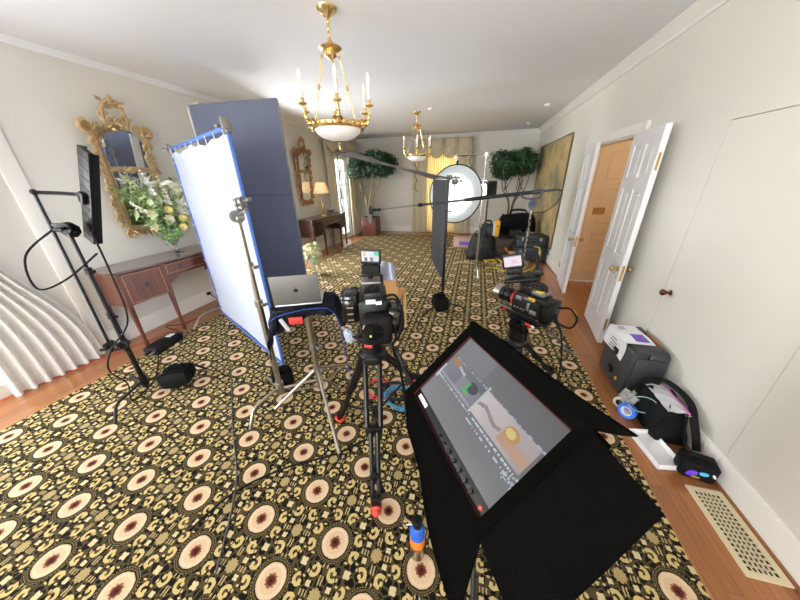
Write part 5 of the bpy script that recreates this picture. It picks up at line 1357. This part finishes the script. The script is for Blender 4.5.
cable([bl(0), bl(-.03)+V((.0, 0, -.03)), V((.82, 3.42, 1.36)), V((.72, 3.42, 1.28)), V((.60, 3.40, 1.24)), V((.56, 3.36, .9)), V((.62, 3.36, .4)), V((.70, 3.30, .01))], .005, RUBBER, 'thin black cable drooping from the right end of the boom pole to its stand')

# ================================================================ second cinema camera
kx, ky, kz = .405, 2.03, .80
kf = V((-.74, .67, .02)).normalized(); kl = V((0, 0, 1)).cross(kf).normalized(); ku = kf.cross(kl); KR = basis(kf, kl, ku)
K = lambda a, b, c: V((kx, ky, kz)) + kf*a - kl*b + ku*c
t = tripod('camera_tripod', 'black tripod under the second camera, mostly hidden behind the hooded monitor', (.40, 2.03, .46), [(.30, 1.52), (.76, 2.26), (.06, 2.20)], BLACKM, BLACK, .6)
m = MB(); m.cyl((.40, 2.03, .48), (.40, 2.03, .56), .072, n=24); m.cyl((.40, 2.03, .555), (.40, 2.03, .60), .058, n=24); m.box((.40, 2.03, .62), (.12, .11, .06), KR, bevel=.015); m.cyl(V((.40, 2.03, .62))-kl*.085, V((.40, 2.03, .62))+kl*.085, .042, n=20); part('fluid_head', m, BLACKSHINY, t)
m = MB(); m.tube([V((.40, 2.03, .62))-kl*.09, V((.40, 2.03, .60))-kl*.14-kf*.1, V((.40, 2.03, .44))-kl*.2-kf*.32], .010, 8, sub=4); part('pan_handle', m, BLACKM, t)
t = thing('cinema_camera', 'silver-fronted cinema camera on a sliding plate, right of centre, pointing left', 'camera', (kx, ky, .65))
part('body', MB().box(K(-.06, 0, .0), (.21, .145, .165), KR, bevel=.016).box(K(-.01, -.065, -.01), (.12, .03, .13), KR, bevel=.012), BLACK, t)
m = MB()
for c, s in ((K(.0, -.083, .045), (.05, .006, .03)), (K(-.07, -.078, .055), (.07, .006, .02)), (K(-.08, -.078, .0), (.02, .008, .06)), (K(-.12, -.076, -.03), (.05, .008, .03))): m.box(c, s, KR, bevel=.002)
for k in range(4): m.cyl(K(.02-.025*k, -.078, -.03), K(.02-.025*k, -.088, -.03), .007, n=10)
part('control_panel', m, GREYM, t)
lb = basis(kl, ku, kf)
part('lens_barrel', MB().lathe([(.046, .04), (.052, .06), (.052, .085), (.047, .09), (.047, .10), (.056, .105), (.056, .135), (.050, .14), (.050, .15), (.058, .155), (.058, .185), (.054, .19)], V((kx, ky, kz)), lb, 32), BLACKSHINY, t)
part('lens_front', MB().lathe([(.054, .186), (.060, .19), (.062, .24), (.058, .243), (.052, .243), (.044, .225)], V((kx, ky, kz)), lb, 32), STEEL, t, 'silver lens front ring')
part('lens_glass', MB().lathe([(.05, .218), (.03, .226), (0, .23)], V((kx, ky, kz)), lb, 28), LCD, t)
part('red_ring', MB().lathe([(.0565, .068), (.0575, .07), (.0575, .078), (.0565, .08)], V((kx, ky, kz)), lb, 32), RED, t, 'red ring on the lens')
m = MB(); m.tube([K(.03, 0, .08), K(.03, 0, .15), K(-.05, 0, .155), K(-.13, 0, .15), K(-.14, 0, .09)], .015, 8, sub=4); m.box(K(-.05, 0, .135), (.15, .05, .03), KR, bevel=.008); part('top_handle', m, BLACK, t)
m = MB(); m.box(K(-.20, 0, .0), (.08, .11, .15), KR, bevel=.012); m.box(K(-.175, -.05, .06), (.10, .05, .04), KR, bevel=.006); part('battery', m, BLACK, t)
part('audio_box', MB().box(K(-.11, .0, .10), (.09, .09, .03), KR, bevel=.005), GREYM, t)
part('yellow_tape', MB().box(K(-.095, -.075, .062), (.05, .012, .022), KR, bevel=.003).box(K(-.12, -.03, .118), (.05, .03, .008), KR), YELLOW, t, 'yellow tape tab')
m = MB(); m.box(K(-.02, 0, -.115), (.38, .075, .026), KR, bevel=.004); m.box(K(-.03, 0, -.15), (.24, .085, .025), KR, bevel=.004); m.box(K(-.05, 0, -.095), (.17, .09, .03), KR, bevel=.004); part('sliding_plate', m, BLACK, t)
for b in (-.045, .045): part('rod', MB().cyl(K(-.16, b, -.085), K(.20, b, -.085), .0075, n=10), STEEL, t)
part('plate_marks', MB().box(K(.13, -.039, -.112), (.03, .004, .014), KR).box(K(-.09, -.0445, -.15), (.05, .004, .018), KR), RED, t, 'red marks on the sliding plate')
part('plate_label', MB().box(K(-.125, -.0445, -.15), (.025, .004, .014), KR), PAPER, t)
# monitor arm and screen
t2 = thing('monitor', 'tilted small monitor with a bright pinkish screen above the second camera', 'monitor', K(.0, 0, .17))
bx0 = V((.40, 2.07, .965)); sc = V((.293, 2.10, 1.075)); sX = V((.93, -.18, .24)).normalized(); sY = V((-.22, .12, .97)); sY = (sY-sX*sY.dot(sX)).normalized(); sN = sX.cross(sY); SR = basis(sX, -sN, sY)
part('housing', MB().box(sc, (.145, .022, .105), SR, bevel=.006), BLACK, t2)
def pinkpic(u, v):
    if v < .1 or v > .93: return (150, 140, 150)
    if .45 < u < .75 and .3 < v < .6: return (244, 190, 214) if (int(u*20)+int(v*14)) % 2 else (250, 214, 228)
    return (246, 232, 244)
screen_mesh('screen', sc+sN*.0115, sX, sY, .118, .082, 16, 12, pinkpic, SCR, t2)
m = MB(); m.box(bx0+V((-.03, .0, .0)), (.24, .15, .022), SR @ Matrix.Rotation(.15, 3, 'X'), bevel=.006); m.box(sc-sY*.075, (.10, .05, .05), SR, bevel=.008); part('sunshade', m, BLACK, t2)
m = MB(); m.cyl(K(-.02, 0, .155), bx0, .014, n=10); m.tube([bx0, bx0+V((-.05, .02, .03)), sc-sY*.05], .012, 8); part('monitor_arm', m, BLACKM, t2)
part('receiver', MB().box(V((.47, 2.06, 1.015)), (.06, .05, .045), SR, bevel=.006).cyl((.455, 2.06, 1.03), (.45, 2.06, 1.12), .012, n=10).sphere((.45, 2.06, 1.12), .014, 8), BLACK, t2)
YCAB = pm('yellow_cable', (214, 190, 50), .5)
cable([K(-.24, .02, .03), K(-.32, .0, .06), K(-.38, -.02, .02), K(-.36, -.03, -.05), K(-.28, -.03, -.05), K(-.25, -.02, .0)], .007, RUBBER, 'thick black cable looped at the back of the second camera')
cable([K(-.335, .0, .056), K(-.355, -.005, .046), K(-.37, -.012, .032)], .0078, YCAB, 'short yellow cable marker on the loop behind the second camera')
cable([K(-.24, -.03, -.02), K(-.33, -.06, -.10), K(-.40, -.10, -.35), K(-.40, -.16, -.65), K(-.36, -.2, -.78), K(-.2, -.25, -.79)], .006, RUBBER, 'black cable falling from the second camera to the rug')
cable([V((.20, 5.2, .01)), V((.42, 5.45, .01)), V((.6, 5.30, .01)), V((.85, 5.25, .01)), V((1.1, 5.45, .02)), V((1.28, 5.75, .12)), V((1.30, 5.98, .30)), V((1.2, 6.03, .32))], .010, YCAB, 'yellow cable curving over the rug to the stacked cases', sub=8)
cable([V((.25, 6.05, .01)), V((.32, 5.85, .012)), V((.42, 6.0, .012)), V((.50, 5.82, .012)), V((.42, 5.75, .012)), V((.30, 5.92, .02)), V((.55, 6.02, .02)), V((.62, 5.85, .01))], .013, YCAB, 'bunched yellow cable on the rug in front of the brown tote')

# ================================================================ bags in the far right corner
def soft_bag(name, label, c, size, mat, rot=0, sag=.12, straps=True, seed=0, cat='bag'):
    R = random.Random(seed); x, y, z = [k/2 for k in size]; t = thing(name, label, cat, (c[0], c[1], 0 if c[2] < .02 else c[2]))
    rm = Rz(rot); O = V(c)
    m = MB(); n, k = 20, 12; rg = []
    for i in range(k+1):
        v = i/k; zz = size[2]*v; f = (1-sag*(v**2)) * (.88+.12*math.sin(PI*min(1, v*2.2+.12)))
        if i == k: f *= .86
        ring = []
        for j in range(n):
            a = 2*PI*j/n; ca, sa = math.cos(a), math.sin(a); e = .38
            px = math.copysign(abs(ca)**e, ca)*x*f; py = math.copysign(abs(sa)**e, sa)*y*f
            w = 1+R.uniform(-.03, .03); ring.append(O + rm @ V((px*w, py*w, zz + (.03*math.sin(a*3+seed) if i > k-3 else 0))))
        rg.append(ring)
    m.rings(rg); part('body', m, mat, t, angle=60)
    if straps:
        for s in (-1, 1):
            part('handle', MB().tube([O + rm @ V((-x*.4, s*y*.5, size[2]*.93)), O + rm @ V((-x*.3, s*y*.45, size[2]*1.12)), O + rm @ V((x*.3, s*y*.45, size[2]*1.12)), O + rm @ V((x*.4, s*y*.5, size[2]*.93))], .012, 6, sub=5), RUBBER, t)
        part('zip', MB().tube([O + rm @ V((-x*.75, 0, size[2]*.985)), O + rm @ V((0, 0, size[2]*1.01)), O + rm @ V((x*.75, 0, size[2]*.985))], .006, 6, sub=4), BLACKM, t)
        part('front_pocket', MB().box(O + rm @ V((0, -y*.93, size[2]*.38)), (size[0]*.62, .05, size[2]*.45), rm, bevel=.02), mat, t)
    return t
BAGM = pm('bag_nylon', (20, 22, 26), .75, noise=.4, scale=14, bump=.6, bscale=24)
BROWNB = pm('brown_leather', (46, 34, 28), .5, noise=.4, scale=14, bump=.3)
soft_bag('duffel_bag', 'slumped black duffel bag on the rug left of the pile, behind the chrome stand', (.16, 6.20, .0), (.62, .42, .50), BAGM, 8, .35, True, 1)
soft_bag('backpack', 'black backpack behind the slumped duffel, left of the yellow book', (.30, 6.85, .0), (.40, .34, .62), BAGM, -10, .2, True, 2)
soft_bag('tote_bag', 'dark brown tote bag with an orange tool sticking out, middle of the bag pile', (.66, 6.45, .0), (.54, .34, .40), BROWNB, 0, .1, True, 3)
soft_bag('equipment_bag', 'largest black equipment bag, at the top of the corner pile against the right tree', (.98, 7.25, .0), (.98, .50, .80), CLOTHBLK, -6, .12, True, 4)
soft_bag('camera_bag', 'black camera bag wedged between the brown tote and the dark cases', (.92, 6.72, .0), (.34, .34, .52), BAGM, 5, .15, False, 5)
single('orange_tool', MB().cyl((.70, 6.25, .20), (.80, 6.25, .07), .022, n=10).sphere((.69, 6.25, .21), .028, 8), ORANGE, 'orange handled tool hanging on the front of the brown tote', 'tool', loc=(.75, 6.25, .14))
t = thing('yellow_case', 'upright yellow and white case standing in the bag pile', 'case', (.50, 6.72, .40))
part('case', MB().box((.50, 6.72, .56), (.10, .24, .34), bevel=.012), pm('amber_yellow', (236, 178, 40), .5), t); part('spine', MB().box((.435, 6.71, .55), (.035, .22, .28), bevel=.006), pm('sky_white', (206, 222, 232), .5), t)
part('clasp', MB().box((.50, 6.595, .62), (.03, .015, .03), bevel=.003), BLACK, t)
CASEM = pm('charcoal_case', (38, 42, 50), .5, noise=.2, scale=30, bump=.2, bscale=80)
def hard_case(label, c, s, mat, grp=None, rot=0, handle_side=-1):
    t = thing('hard_case', label, 'case', (c[0], c[1], c[2]-s[2]/2), grp); R = Rz(rot); C_ = V(c)
    part('base', MB().box(C_+V((0, 0, -s[2]*.14)), (s[0], s[1], s[2]*.72), R, bevel=.02), mat, t)
    part('lid', MB().box(C_+V((0, 0, s[2]*.36)), (s[0]*1.01, s[1]*1.01, s[2]*.28), R, bevel=.02), mat, t)
    for k in (-.3, .3): part('latch', MB().box(C_ + R @ V((k*s[0], -s[1]*.5-.008, s[2]*.22)), (.06, .02, .07), R, bevel=.004), GREYM, t)
    part('handle', MB().tube([C_ + R @ V((x, -s[1]*.5-y, s[2]*.05)) for x, y in ((-.08, .0), (-.07, .035), (.07, .035), (.08, .0))], .010, 6), BLACK, t)
    return t
hard_case('lower charcoal hard case of the stack under the boom stand, by the right wall', (1.14, 6.22, .15), (.60, .44, .30), CASEM)
hard_case('upper charcoal hard case on the stack by the right wall, below the big black bag', (1.15, 6.26, .41), (.56, .40, .22), CASEM)
single('cardboard_box', MB().box((.80, 6.03, .10), (.11, .16, .20), bevel=.004), pm('cardboard', (176, 142, 106), .8), 'small cardboard box beside the lower charcoal case', 'box', loc=(.80, 6.03, 0))
t = thing('shipping_box', 'low cardboard box with a purple print under the round diffuser', 'box', (-.26, 7.30, 0))
part('carton', MB().box((-.26, 7.30, .11), (.46, .34, .22), bevel=.004), pm('pinkish_card', (196, 166, 150), .8), t); part('print', MB().box((-.22, 7.127, .10), (.24, .004, .10)), PURPLE, t)
part('tape', MB().box((-.26, 7.30, .2205), (.46, .05, .002)), pm('parcel_tape', (206, 180, 140), .3), t)

# ================================================================ cases and bits along the right wall
t = thing('rolling_case', 'big upright charcoal hard case by the open door, a printed sheet on top', 'case', (1.36, 2.32, FZ))
PC = pm('case_charcoal', (52, 56, 58), .45, noise=.12, scale=40, bump=.15, bscale=90)
x0, x1, y0, y1, zt = 1.235, 1.482, 2.10, 2.53, .415
part('shell', MB().box(((x0+x1)/2+.055, (y0+y1)/2, (FZ+zt)/2), (.137, y1-y0, zt-FZ), bevel=.022), PC, t)
part('lid', MB().box(((x0+x1)/2-.068, (y0+y1)/2, (FZ+zt)/2+.004), (.105, (y1-y0)*.99, zt-FZ-.008), bevel=.020), PC, t)
part('end_panel', MB().box(((x0+x1)/2, y0-.004, .20), (.19, .02, .34), bevel=.008), PC, t)
for yy in (y0+.06, y1-.06): part('top_bumper', MB().box(((x0+x1)/2, yy, zt+.002), (.21, .11, .03), bevel=.008), PC, t)
m = MB(); m.tube([((x0+x1)/2+.06, y0+.115, zt-.002), ((x0+x1)/2+.06, y0+.13, zt+.010), ((x0+x1)/2+.06, y1-.13, zt+.010), ((x0+x1)/2+.06, y1-.115, zt-.002)], .010, 8); part('carry_handle', m, BLACK, t)
part('orange_strip', MB().box((x1-.02, y0+.215, zt+.010), (.012, .17, .012), bevel=.003), ORANGE, t, 'orange strip along the top')
for y in (y0+.07, y1-.07): part('wheel', MB().cyl((x1-.03, y-.02, FZ+.03), (x1-.03, y+.02, FZ+.03), .030, n=18), RUBBER, t)
for z in (.12, .30): part('latch', MB().box((x0-.006, y0+.21, z), (.02, .07, .05), bevel=.006), BLACK, t)
part('yellow_sticker', MB().cyl((x0-.001, y0+.10, .10), (x0-.004, y0+.10, .10), .016, n=16), YELLOW, t, 'round yellow sticker')
t = thing('paper_sheet', 'white printed sheet with a purple block draped over the charcoal case', 'paper', (1.28, 2.36, zt))
def papr(u, v):   # over the top edge and down the front
    y = y0+.10+.32*u; s = -.17+.34*v
    if s > 0: p = V((x0+.012+s, y, zt+.022+.006*math.sin(u*5)))
    else: p = V((x0-.010-.008*math.sin(u*4+s*20), y, zt+.022+s))
    return p
sh_ = part('sheet', MB().grid(papr, 16, 24, thick=.0015), PAPER, t)
m = MB(); m.box((x0+.11, y0+.19, zt+.029), (.09, .12, .002)); part('purple_print', m, PURPLE, t, 'purple printed block')
m = MB()
for k in range(4): m.box((x0-.0195, y0+.26-.0*k, zt-.03-.028*k), (.001, .12 if k % 2 else .08, .010))
for k in range(2): m.box((x0+.05, y0+.34+.025*k, zt+.029), (.05, .012, .002))
part('grey_print', m, GREYPRINT, t)
# tape rolls
t = thing('tape_roll', 'roll of bright blue tape standing on the oak floor in front of the charcoal case', 'tape', (1.20, 1.90, FZ))
tn = V((-.75, -.65, .15)).normalized(); ta = tn.cross(V((0, 0, 1))).normalized(); tb = ta.cross(tn); TR = basis(ta, tb, tn)
part('tape', MB().lathe([(.035, -.018), (.056, -.018), (.056, .018), (.035, .018), (.035, -.018)], (1.20, 1.88, .052), TR, 32), pm('bright_blue_tape', (58, 122, 226), .4), t)
part('core', MB().lathe([(.030, -.018), (.035, -.018), (.035, .018), (.030, .018), (.030, -.018)], (1.20, 1.88, .052), TR, 28), PAPER, t)
t = thing('tape_roll', 'small roll of white and black tape hanging beside the blue roll', 'tape', (1.18, 1.96, .04))
part('tape', MB().lathe([(.022, -.012), (.04, -.012), (.04, .012), (.022, .012), (.022, -.012)], (1.185, 1.965, .05), TR, 28), pm('clear_tape', (210, 204, 190), .3), t)
part('core', MB().lathe([(.018, -.012), (.022, -.012), (.022, .012), (.018, .012), (.018, -.012)], (1.185, 1.965, .05), TR, 24), BLACK, t)
rc = V((1.235, 1.82, .175)); ra = V((.9, -.35, .1)).normalized(); rb = V((.1, .1, 1)).normalized()
single('rope_loop', MB().tube([rc + ra*.075*math.cos(2*PI*j/24) + rb*.062*math.sin(2*PI*j/24) for j in range(24)], .0036, 7, closed=True), pm('pale_cord', (150, 166, 168), .7, noise=.4, scale=90), 'pale twisted cord loop leaning above the blue tape roll', 'cord', loc=rc)
single('plastic_wrap', MB().grid(lambda u, v: V((1.175+.09*u+.012*math.sin(v*19), 1.90+.09*v, .11+.035*math.sin(u*9+v*5)+.03*v)), 10, 10, thick=.002), pm('clear_plastic', (226, 226, 222), .15, trans=.55), 'small crumple of clear plastic on top of the tape rolls', 'plastic', loc=(1.2, 1.94, .1))
# black shoulder bag
t = soft_bag('shoulder_bag', 'black shoulder bag slumped against the right wall between the case and the pouch', (1.375, 1.86, FZ), (.21, .37, .24), NYLON, 0, .30, False, 7)
part('flap', MB().box((1.285, 1.83, .16), (.03, .28, .15), Euler((0, .35, 0)), bevel=.012), NYLON, t)
part('strap', MB().tube([(1.32, 2.02, .22), (1.40, 1.98, .29), (1.45, 1.80, .28), (1.43, 1.66, .20), (1.45, 1.60, .06)], .020, 8, sub=6, flat=.4), RUBBER, t)
part('strap', MB().tube([(1.44, 1.62, .02), (1.40, 1.62, .06), (1.39, 1.66, .16), (1.40, 1.70, .23)], .016, 8, sub=6, flat=.4), RUBBER, t)
m = MB(); m.box((1.44, 1.585, .04), (.03, .03, .02), bevel=.004); m.box((1.40, 1.72, .25), (.018, .08, .006)); part('buckle', m, STEEL, t)
def zipb(u, v): return V((1.31+.09*u, 1.72+.27*v - .03*u, .232+.03*math.sin(u*PI)*math.sin(v*PI)+.004*math.sin(v*23+u*9)+.03*u))
t = thing('zip_bag', 'clear plastic zip bag with a pink seal lying on the black shoulder bag', 'plastic bag', (1.33, 1.79, .30))
part('film', MB().grid(zipb, 12, 22, thick=.003), pm('milky_plastic', (206, 204, 208), .2, trans=.25), t)
part('pink_seal', MB().tube([zipb(1, k/10) for k in range(11)], .006, 6), pm('pink_seal', (206, 96, 180), .4), t, 'pink zip seal')
# tray
t = thing('white_tray', 'empty white shallow tray on the oak floor below the shoulder bag', 'tray', (1.26, 1.65, FZ))
ta_, tb_ = V((1.155, 1.73, FZ)), V((1.20, 1.47, FZ)); tv = (tb_-ta_); TL = tv.length; tv.normalize(); tw = V((0, 0, 1)).cross(tv)
WT = pm('white_card', (244, 244, 246), .5)
TM = basis(tv, tw, V((0, 0, 1))); tq = lambda a, b, z: ta_ + tv*a + tw*b + V((0, 0, z))
L_, W_t = .27, .155
part('base', MB().box(tq(L_/2, W_t/2, .004), (L_, W_t, .006), TM), WT, t)
for c, s in ((tq(L_/2, .003, .02), (L_, .006, .034)), (tq(L_/2, W_t-.003, .02), (L_, .006, .034)), (tq(.003, W_t/2, .02), (.006, W_t, .034)), (tq(L_-.003, W_t/2, .02), (.006, W_t, .034))): part('side', MB().box(c, s, TM, bevel=.0015), WT, t)
# pouch
t = thing('camera_pouch', 'small black pouch with purple and cyan badges beside the floor register', 'pouch', (1.38, 1.43, FZ))
pc2 = V((1.385, 1.485, .052)); pd = V((-.25, -.97, 0)).normalized(); pw_ = -V((0, 0, 1)).cross(pd); PM = basis(pw_, pd, V((0, 0, 1)))
part('body', MB().box(pc2, (.165, .11, .118), PM, bevel=.025, seg=3), NYLON, t)
part('lid', MB().box(pc2+V((0, 0, .052)), (.158, .104, .026), PM, bevel=.012), NYLON, t)
part('handle', MB().tube([pc2+PM @ V((x, 0, z)) for x, z in ((-.05, .062), (-.04, .082), (.04, .082), (.05, .062))], .009, 6, sub=4), RUBBER, t)
def badge(name, x, z, rx_, rz_, mat, tilt=0):
    m = MB(); pts = []
    for j in range(24):
        a = 2*PI*j/24; q = V((rx_*math.cos(a), 0, rz_*math.sin(a))); q = Matrix.Rotation(tilt, 3, 'Y') @ q; pts.append(pc2 + PM @ (q + V((x*.82, .0552, z*.85))))
    m.prism(pts, pd*.003); part(name, m, mat, t)
badge('purple_badge', .035, .000, .022, .017, pm('violet', (116, 70, 226), .4), .5); badge('purple_badge', .050, -.018, .014, .012, bpy.data.materials['violet'], .4)
badge('cyan_badge', -.020, .015, .020, .013, pm('cyan', (90, 196, 240), .4), .2); badge('gold_badge', .012, -.030, .020, .006, pm('badge_gold', (176, 146, 70), .5), .1); badge('white_badge', -.070, .022, .006, .014, PAPER, .5)
# ================================================================ light
def area(name, loc, target, sx_, sy_, power, col=(1, 1, 1), spread=None):
    l = bpy.data.lights.new(name, 'AREA'); l.shape = 'RECTANGLE'; l.size = sx_; l.size_y = sy_; l.energy = power; l.color = col
    if spread: l.spread = math.radians(spread)
    o = bpy.data.objects.new(name, l); COL.objects.link(o); o.location = loc
    o.rotation_euler = (V(target)-V(loc)).to_track_quat('-Z', 'Y').to_euler(); return o
def point(name, loc, power, col, r=.05):
    l = bpy.data.lights.new(name, 'POINT'); l.energy = power; l.color = col; l.shadow_soft_size = r
    o = bpy.data.objects.new(name, l); COL.objects.link(o); o.location = loc; return o
DAY = (.97, .985, 1.0)
for i, w in enumerate(WN): area('daylight', ((w[0]+w[1])/2, YN+.02, (w[2]+w[3])/2), ((w[0]+w[1])/2, 2, 4.2), w[1]-w[0]-.1, w[3]-w[2]-.1, 135, DAY)  # light through the two windows added behind the camera
area('daylight', (XL+.02, (WL2[0]+WL2[1])/2-.2, 1.2), (0, 1.2, 1.0), 1.1, 2.0, 60, DAY)
area('daylight', (XL+.02, 4.39, 1.2), (-1.0, 5.0, .2), 1.0, 2.0, 135, DAY)
area('daylight', (XL-.35, 7.75, 1.3), (0, 7.2, .9), 1.0, 2.1, 110, DAY)
area('daylight', ((WF[0]+WF[1])/2, YF+.35, 1.3), (-1.0, 0, 1.0), 1.05, 2.1, 100, (1, .96, .88))
point('hall_lamp', (2.5, 3.9, 2.55), 16, (1, .86, .66), .12)
point('table_lamp_bulb', (-3.58, 6.28, .862+.60), 2.5, (1, .78, .50), .03)
sp = bpy.data.lights.new('studio_beam', 'SPOT'); sp.energy = 2600; sp.spot_size = math.radians(46); sp.spot_blend = .5; sp.shadow_soft_size = .08; sp.color = (1, .99, .97)
so = bpy.data.objects.new('studio_beam', sp); COL.objects.link(so); so.location = lcx+ld*.22; so.rotation_euler = (dc - so.location).to_track_quat('-Z', 'Y').to_euler()
w = bpy.data.worlds.new('sky'); scene.world = w; w.use_nodes = True
bg = w.node_tree.nodes['Background']; bg.inputs[0].default_value = (.86, .93, .92, 1); bg.inputs[1].default_value = .95

# ================================================================ camera (fitted to the room's vanishing points)
yaw, pitch, roll, fpx = -2.65738836e-01, 4.17495875e-01, -2.39306990e-02, 2.74516842e+02
cam = bpy.data.cameras.new('camera'); co = bpy.data.objects.new('camera', cam); COL.objects.link(co)
cy_, sy_ = math.cos(yaw), math.sin(yaw); cp, s_p = math.cos(pitch), math.sin(pitch); cr, sr = math.cos(roll), math.sin(roll)
Mv = Matrix(((cr, -sr, 0), (sr, cr, 0), (0, 0, 1))) @ Matrix(((1, 0, 0), (0, cp, -s_p), (0, s_p, cp))) @ Matrix(((1, 0, 0), (0, 0, -1), (0, 1, 0))) @ Matrix(((cy_, -sy_, 0), (sy_, cy_, 0), (0, 0, 1)))
Rw = Mv.transposed() @ Matrix(((1, 0, 0), (0, -1, 0), (0, 0, -1)))
co.matrix_world = Matrix.Translation((0, 0, 1.65)) @ Rw.to_4x4()
cam.sensor_width = 36; cam.lens = fpx*36/800; cam.clip_start = .02; cam.clip_end = 60
scene.camera = co
scene.view_settings.view_transform = 'Standard'; scene.view_settings.look = 'None'; scene.view_settings.gamma = 1; scene.view_settings.use_curve_mapping = False
scene.view_settings.exposure = .26
scene.cycles.max_bounces = 10; scene.cycles.diffuse_bounces = 6; scene.cycles.transmission_bounces = 8; scene.cycles.transparent_max_bounces = 8
scene.cycles.sample_clamp_indirect = 6
